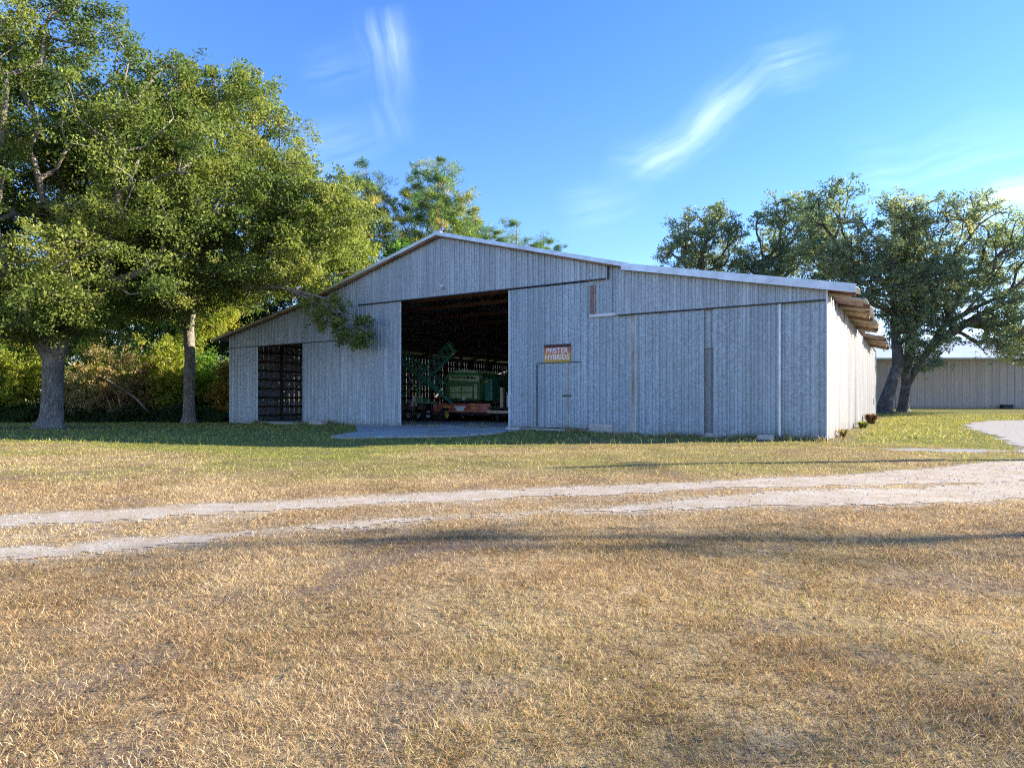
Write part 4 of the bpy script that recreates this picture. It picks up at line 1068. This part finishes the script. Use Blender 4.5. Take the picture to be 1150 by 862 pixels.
# --- shrubs along the edge of the wood
def shrub(x, y, w, h, pal, seed, label, dep=1.6, thr=.3, n=None, cat='shrub', per=190, ls=.17, name='shrub', z0=.0):
    st = [(0, 0, 0, .05), (.1, 0, h * .35, .04), (.05, 0, h * .7, .02)]
    make_tree(name, label, cat, 'shrubs along the edge of the wood' if name == 'shrub' else None, (x, y), st,
        [(0, 0, h * .55, w, dep, h * .45), (w * .25, 0, h * .35, w * .8, dep, h * .3), (-w * .3, .2, h * .3, w * .7, dep, h * .28)], n or int(20 + w * h * 6), .55, per, ls, pal, M['bark_dark'], seed,
        dmin=.42, thr=thr, nsc=1.3, leafmat='dryleaf', mode='shrub', tip=.012, trunk_n=6, shell=.05, flare=False, wig=.4)
sh = [(-36.5, 47.5, 2.6, 6.2, YEL, 'bright yellow-green bush left of the big oak trunk'),
      (-41.5, 49.5, 2.6, 5.5, YEL, 'yellow bush at the very left edge'),
      (-33.2, 48.5, 1.5, 3.2, BRN, 'brown dead bush touching the left side of the oak trunk'),
      (-30.2, 47.0, 1.9, 5.6, BRN, 'pale brown bush right of the big oak trunk'),
      (-27.6, 48.5, 1.8, 5.8, BRN, 'brown twiggy bush between the trunks with bare stems'),
      (-28.8, 51.0, 2.0, 6.2, YEL, 'tall yellow-tipped bush behind the brown twiggy bush'),
      (-25.6, 48.5, 1.7, 6.0, YEL[:4], 'fresh green and yellow bush just left of the slender trunk'),
      (-24.0, 51.5, 1.9, 5.6, GRN, 'dark green leafy bush behind the slender trunk'),
      (-26.8, 52.5, 2.2, 6.8, YEL, 'high yellow bush below the oak limbs'),
      (-21.6, 49.5, 1.5, 4.6, ORG, 'orange bush between slender trunk and barn corner'),
      (-20.9, 53.5, 1.6, 5.4, GRN, 'green bush rising just left of the barn corner'),
      (-46.5, 52, 2.8, 6, GRN, 'green bush beyond the left edge of the yard'),
      (-34.5, 52.5, 2.4, 6.4, YEL, 'yellow tall bush behind the oak trunk'), (-31.5, 54, 2.4, 6.5, GRN, 'green tall bush behind the pale brown bush')]
for i, (x, y, w, h, pal, lb) in enumerate(sh): shrub(x, y, w, h, pal, 100 + i, lb, thr=.28)
# bare arching stems
mbs = empty('fallen_branch', (-27.3, 46.2, 0), label='bare pale branch arching down between the two left trunks', cat='branch')
MB().tube([(-2.2, 0, 3.3), (-1.0, .1, 2.6), (.4, 0, 1.7), (1.6, 0, .4), (1.8, 0, 0)], [.05, .06, .07, .08, .09], 7).build('stem', M['bark'], mbs)
MB().tube([(-1.8, .2, .0), (-1.5, .2, 1.0), (-1.9, .2, 2.0)], [.06, .05, .03], 6).tube([(-1.2, .1, .0), (-.7, .1, 1.0), (-1.0, .2, 1.9), (-1.6, .2, 2.6)], [.06, .05, .04, .02], 6).tube([(-3.4, .1, .0), (-3.0, .1, 1.1), (-3.5, .1, 2.1)], [.07, .05, .02], 6).build('twig', M['bark_pine'], mbs)

# low dark undergrowth (one mass)
def scatter_leaves(name, pts, sz, pal, seed, mat, asp=.45, **k):
    n = len(pts); V, F = leaves_np(pts, sz, asp)
    kl = .5 * vn(pts[:, 0], pts[:, 1], 1.5, seed) + RNG.normal(size=n) * .15 + .2
    return tag(mesh_obj(name, V, F, mat, colors=np.repeat(tint(pal, kl, n), 4, 0)), **k)
n = 60000
x = RNG.uniform(-52, -19.8, n); y = 45.2 + RNG.uniform(0, 3.2, n) + .6 * np.sin(x * .9); hh = (.35 + 1.1 * vn(x, y, 1.6, 77)) * ss(0, 1.0, y - 45.0)
z = RNG.uniform(0, 1, n) ** .8 * hh
ok = ~((np.abs(x + 22.6) < .8) & (np.abs(y - 45.2) < .8)) & ((to_local(x, y)[0] < BL - .4) | (to_local(x, y)[1] < -.3))
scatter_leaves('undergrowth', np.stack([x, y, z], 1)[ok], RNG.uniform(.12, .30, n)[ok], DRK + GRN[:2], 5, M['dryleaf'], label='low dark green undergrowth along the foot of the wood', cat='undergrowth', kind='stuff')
# plants by the right wall
def small_plant(lx, ly, h, w, pal, seed, name, label, n=60):
    x, y = to_world(lx, ly); rg = np.random.default_rng(seed)
    root = empty(name, (x, y, float(GZ(x, y)) - .02), label=label, cat='plant')
    a = rg.uniform(0, 6.28, n); t_ = rg.uniform(.3, 1, n); L = h * rg.uniform(.6, 1.1, n)
    VV = []; CC = []
    for i in range(n):
        o = np.array([math.cos(a[i]), math.sin(a[i]), 0]); s_ = np.array([-math.sin(a[i]), math.cos(a[i]), 0]) * w * .07
        b = o * rg.uniform(0, w * .25); m_ = b + o * w * .3 * t_[i] + [0, 0, L[i] * .65]; e = b + o * w * .8 * t_[i] + [0, 0, L[i] * (.9 - .4 * t_[i])]
        VV += [b - s_ * .5, b + s_ * .5, m_ + s_, m_ - s_, m_ - s_, m_ + s_, e + s_ * .1, e - s_ * .1]
        CC += [np.array(pal[rg.integers(len(pal))]) * rg.uniform(.8, 1.2)] * 8
    VV = np.array(VV); mesh_obj('leaves', VV, np.arange(len(VV)).reshape(-1, 4), M['dryleaf'], root, colors=np.array(CC))
    st = MB(); [st.tube([(0, 0, 0), (.05 * q, .03, h * .35)], .012, 5) for q in (-1, 1)]; st.build('stem', M['bark'], root)
small_plant(.45, 13.2, .55, .6, [(.22, .26, .05), (.30, .32, .06), (.13, .18, .04)], 5, 'leafy_plant', 'bright yellow-green leafy plant at the foot of the sunlit side wall', 110)
small_plant(.5, 21.0, .95, .8, [(.22, .11, .06), (.28, .16, .09), (.14, .09, .05)], 6, 'dry_bush', 'reddish brown dry bush farther along the sunlit side wall', 130)
small_plant(.3, 3.0, .5, .5, [(.30, .22, .12), (.22, .18, .08)], 7, 'dry_weed', 'dry weed near the front corner of the side wall', 30)

# --- things outside the frame whose shadows fall across the yard
def off_tree(x, y, ells, H, seed, label, n=90, per=150, thr=.4, ls=.3, tr=.35, clr=1.2, dmin=.9):
    make_tree('shade_tree', label, 'tree', None, (x, y), [(0, 0, 0, tr), (0, 0, H * .3, tr * .8), (.1, 0, H * .6, tr * .6), (0, 0, H * .85, tr * .3)], ells, n, clr, per, ls, OAK, M['bark'], seed, dmin=dmin, thr=thr, nsc=2.4)
off_tree(30, 11.3, [(0, 0, 9.0, 5.5, .25, .9)], 11, 201, 'tree right of the yard throwing the long shadow band', n=30, per=22, thr=.2, clr=.7, dmin=.6, ls=.18, tr=.10)
off_tree(33, 7.4, [(0, 0, 8.2, 5, 1.6, 1.8)], 10, 203, 'thin tree right of the yard near the camera side', n=44, per=34, thr=.3, clr=.9, ls=.18, tr=.06)
up = empty('utility_pole', (33.0, 20.2, 0), label='wooden utility pole standing right of the yard', cat='pole')
MB().tube([(0, 0, -.3), (0, 0, 10.2)], [.22, .15], 10).build('shaft', M['wood'], up); MB().box(-.05, .05, -.9, .9, 9.5, 9.62).build('crossarm', M['wood'], up)

# ------------------------------------------------------------------ grass blades
def blades(name, x, y, L, w, lean, col, z=None, **k):
    n = len(x); az = RNG.uniform(0, 2 * math.pi, n); z = GZ(x, y) if z is None else z
    P = np.stack([x, y, z - .004], 1); o = np.stack([np.cos(az), np.sin(az), np.zeros(n)], 1)
    az2 = az + RNG.normal(size=n) * .5; o2 = np.stack([np.cos(az2), np.sin(az2), np.zeros(n)], 1)
    sa = RNG.uniform(0, math.pi, n); s_ = np.stack([np.cos(sa), np.sin(sa), np.zeros(n)], 1) * (w / 2)[:, None]
    up_ = np.array([0, 0, 1.]); cl, sl = np.cos(lean)[:, None], np.sin(lean)[:, None]
    m_ = P + (up_ * cl + o * sl) * (L * .5)[:, None]
    l2 = np.clip(lean + RNG.uniform(.1, .9, n), 0, 1.9); e = m_ + (up_ * np.cos(l2)[:, None] + o2 * np.sin(l2)[:, None]) * (L * .5)[:, None]
    e[:, 2] = np.maximum(e[:, 2], z + .006)
    V = np.stack([P - s_, P + s_, m_ + s_ * .8, m_ - s_ * .8, e + s_ * .15, e - s_ * .15], 1).reshape(-1, 3)
    b = (np.arange(n) * 6)[:, None]
    F = np.concatenate([b + [0, 1, 2, 3], b + [3, 2, 4, 5]], 0)
    return tag(mesh_obj(name, V, F, M['grassblade'], colors=np.repeat(col, 6, 0)), **k)
STRAW = [(.12, .068, .03), (.32, .20, .09), (.54, .375, .18), (.70, .53, .29), (.82, .68, .44)]
GREENS = [(.13, .16, .03), (.25, .27, .05), (.40, .40, .075), (.54, .50, .14)]
def field(y0, y1, dens, xm, L0, w0, seed, name, **k):
    area = xm * (y1 * y1 - y0 * y0); n = int(area * dens)
    rg = np.random.default_rng(seed)
    y = np.sqrt(rg.uniform(y0 * y0, y1 * y1, n)); x = rg.uniform(-1, 1, n) * (xm * y + .6)
    lx, ly = to_local(x, y)
    keep = rg.uniform(0, 1, n) < ss(.10, -.30, gravel(x, y)) + .05
    keep &= ~((lx > BL - .1) & (lx < .08) & (ly > -.12) & (ly < BD))
    keep &= ~in_poly(x, y, APRON) | ((rg.uniform(0, 1, n) < .01) & (ly < -3))
    keep &= ~in_poly(x, y, DRIVE) | (rg.uniform(0, 1, n) < .02)
    keep &= rg.uniform(0, 1, n) > ss(-.1, .2, patch(x, y)) * .92
    keep &= rg.uniform(0, 1, n) > bare(x, y) * .93
    # tufts: thick here, thin there
    tuft = vn(x, y, .16, seed + 1) * .55 + vn(x, y, .05, seed + 2) * .3 + vn(x, y, .6, seed + 3) * .35
    keep &= rg.uniform(0, 1, n) < .30 + 1.1 * ss(.35, .75, tuft)
    x, y, tuft = x[keep], y[keep], tuft[keep]; n = len(x)
    L = L0 * rg.uniform(.35, 1.4, n) * (.55 + .75 * tuft); w = w0 * rg.uniform(.5, 1.5, n); L = L * .92 * (1 + .7 * (rg.uniform(0, 1, n) < .03))
    lean = np.abs(rg.normal(size=n)) * .6 + .42
    g = rg.uniform(0, 1, n) < greenness(x, y) * 1.05
    kk = .28 + .5 * vn(x, y, 1.1, 95) + .25 * (vn(x, y, .3, 96) - .5) + rg.normal(size=n) * .36
    col = tint(STRAW, kk, n); cg = tint(GREENS, kk + .05, n)
    # rusty seed heads here and there
    rust = (vn(x, y, .8, 97) > .62) & (rg.uniform(0, 1, n) < .35); col[rust] = col[rust] * [1.0, .88, .80]
    col[g] = cg[g]
    return blades(name, x, y, L, w, lean, col, **k)
field(2.2, 4.2, 16000, .84, .048, .0026, 301, 'grass', label='dry tan grass closest to the camera', cat='grass', kind='stuff')
field(4.2, 7.2, 9000, .84, .048, .0033, 302, 'grass', label='dry straw coloured grass in front of the track', cat='grass', kind='stuff')
field(7.2, 12.5, 2400, .86, .052, .0055, 303, 'grass', label='mixed dry grass between and beside the wheel ruts', cat='grass', kind='stuff')
field(12.5, 24, 560, .88, .06, .010, 304, 'grass', label='yellow-green mown grass between track and barn', cat='grass', kind='stuff')
field(24, 64, 70, .9, .11, .035, 305, 'grass', label='green and yellow grass around the barn foot', cat='grass', kind='stuff')
# taller weeds along the edge of shade and wall feet
n = 420; x = RNG.uniform(-18, 12, n); y = 23.5 + RNG.uniform(-1.5, 3, n)
ok = to_local(x, y)[1] < -.4
blades('tall_grass', x[ok], y[ok], RNG.uniform(.14, .34, n)[ok], np.full(n, .014)[ok], np.abs(RNG.normal(size=n))[ok] * .25, tint(GREENS, RNG.uniform(.3, 1, n), n)[ok], label='scattered taller weed stalks at the sunny edge of the yard', cat='grass', kind='stuff')
lx = RNG.uniform(BL, 0, 5200); ly = -RNG.uniform(.05, .5, 5200) ** 1.0
x, y = to_world(lx, ly); ok = ~in_poly(x, y, APRON) & (vn(lx, ly * 0, 1.4, 5) > .35)
blades('wall_weeds', x[ok], y[ok], RNG.uniform(.08, .26, 5200)[ok] * (.7 + 1.3 * vn(lx, lx * 0, .8, 6)[ok]), np.full(5200, .02)[ok], np.abs(RNG.normal(size=5200))[ok] * .3, tint(GREENS[:2] + STRAW[2:4], RNG.uniform(0, 1, 5200), 5200)[ok], label='weeds growing along the foot of the barn front', cat='weeds', kind='stuff')
# dead oak leaves strewn over the grass
n = 5200; y = np.sqrt(RNG.uniform(5, 15 * 15, n)); x = RNG.uniform(-.95, .95, n) * y
ok = RNG.uniform(0, 1, n) < .25 + 1.2 * ss(.5, .8, vn(x, y, .7, 411)); x, y = x[ok], y[ok]
V, F = leaves_np(np.stack([x, y, GZ(x, y) + RNG.uniform(.008, .045, len(x))], 1), RNG.uniform(.018, .042, len(x)), .5, nrm_up=2.5)
tag(mesh_obj('fallen_leaves', V, F, M['dryleaf'], colors=np.repeat(tint([(.13, .07, .04), (.25, .15, .09), (.40, .30, .22), (.18, .14, .12)], RNG.uniform(0, 1, len(x)), len(x)), 4, 0)), 'small dead brown leaves strewn over the dry grass', 'fallen leaves', kind='stuff')
# stones on the gravel
n = 12000
y = np.sqrt(RNG.uniform(36, 18 * 18, n)); x = RNG.uniform(-.9, .9, n) * y
ok = gravel(x, y) > -.05; x, y = x[ok], y[ok]; n = len(x)
s_ = RNG.uniform(.004, .011, n) * RNG.choice([1, 1, 1, 1, 1, 1, 1, 1.8], n); c0 = np.stack([x, y, GZ(x, y) + .008 + s_ * .25], 1)
O6 = np.array([(1, 0, 0), (-1, 0, 0), (0, 1, 0), (0, -1, 0), (0, 0, .7), (0, 0, -.7)]); jit = RNG.uniform(.6, 1.25, (n, 6, 1))
V = (c0[:, None] + O6 * jit * s_[:, None, None]).reshape(-1, 3); b = (np.arange(n) * 6)[:, None]
F = np.concatenate([b + f for f in ([0, 2, 4], [2, 1, 4], [1, 3, 4], [3, 0, 4], [2, 0, 5], [1, 2, 5], [3, 1, 5], [0, 3, 5])])
t = NT('loose_stone'); a = t.n('ShaderNodeVertexColor', layer_name='Col'); t.bsdf(a.outputs[0], .95, 0, None, .2)
cc = np.array([(.52, .48, .42)]) * RNG.uniform(.6, 1.0, (n, 1))
tag(mesh_obj('gravel', V, F, t.m, colors=np.repeat(cc, 6, 0)), 'loose pale stones lying on the track', 'gravel', kind='stuff')
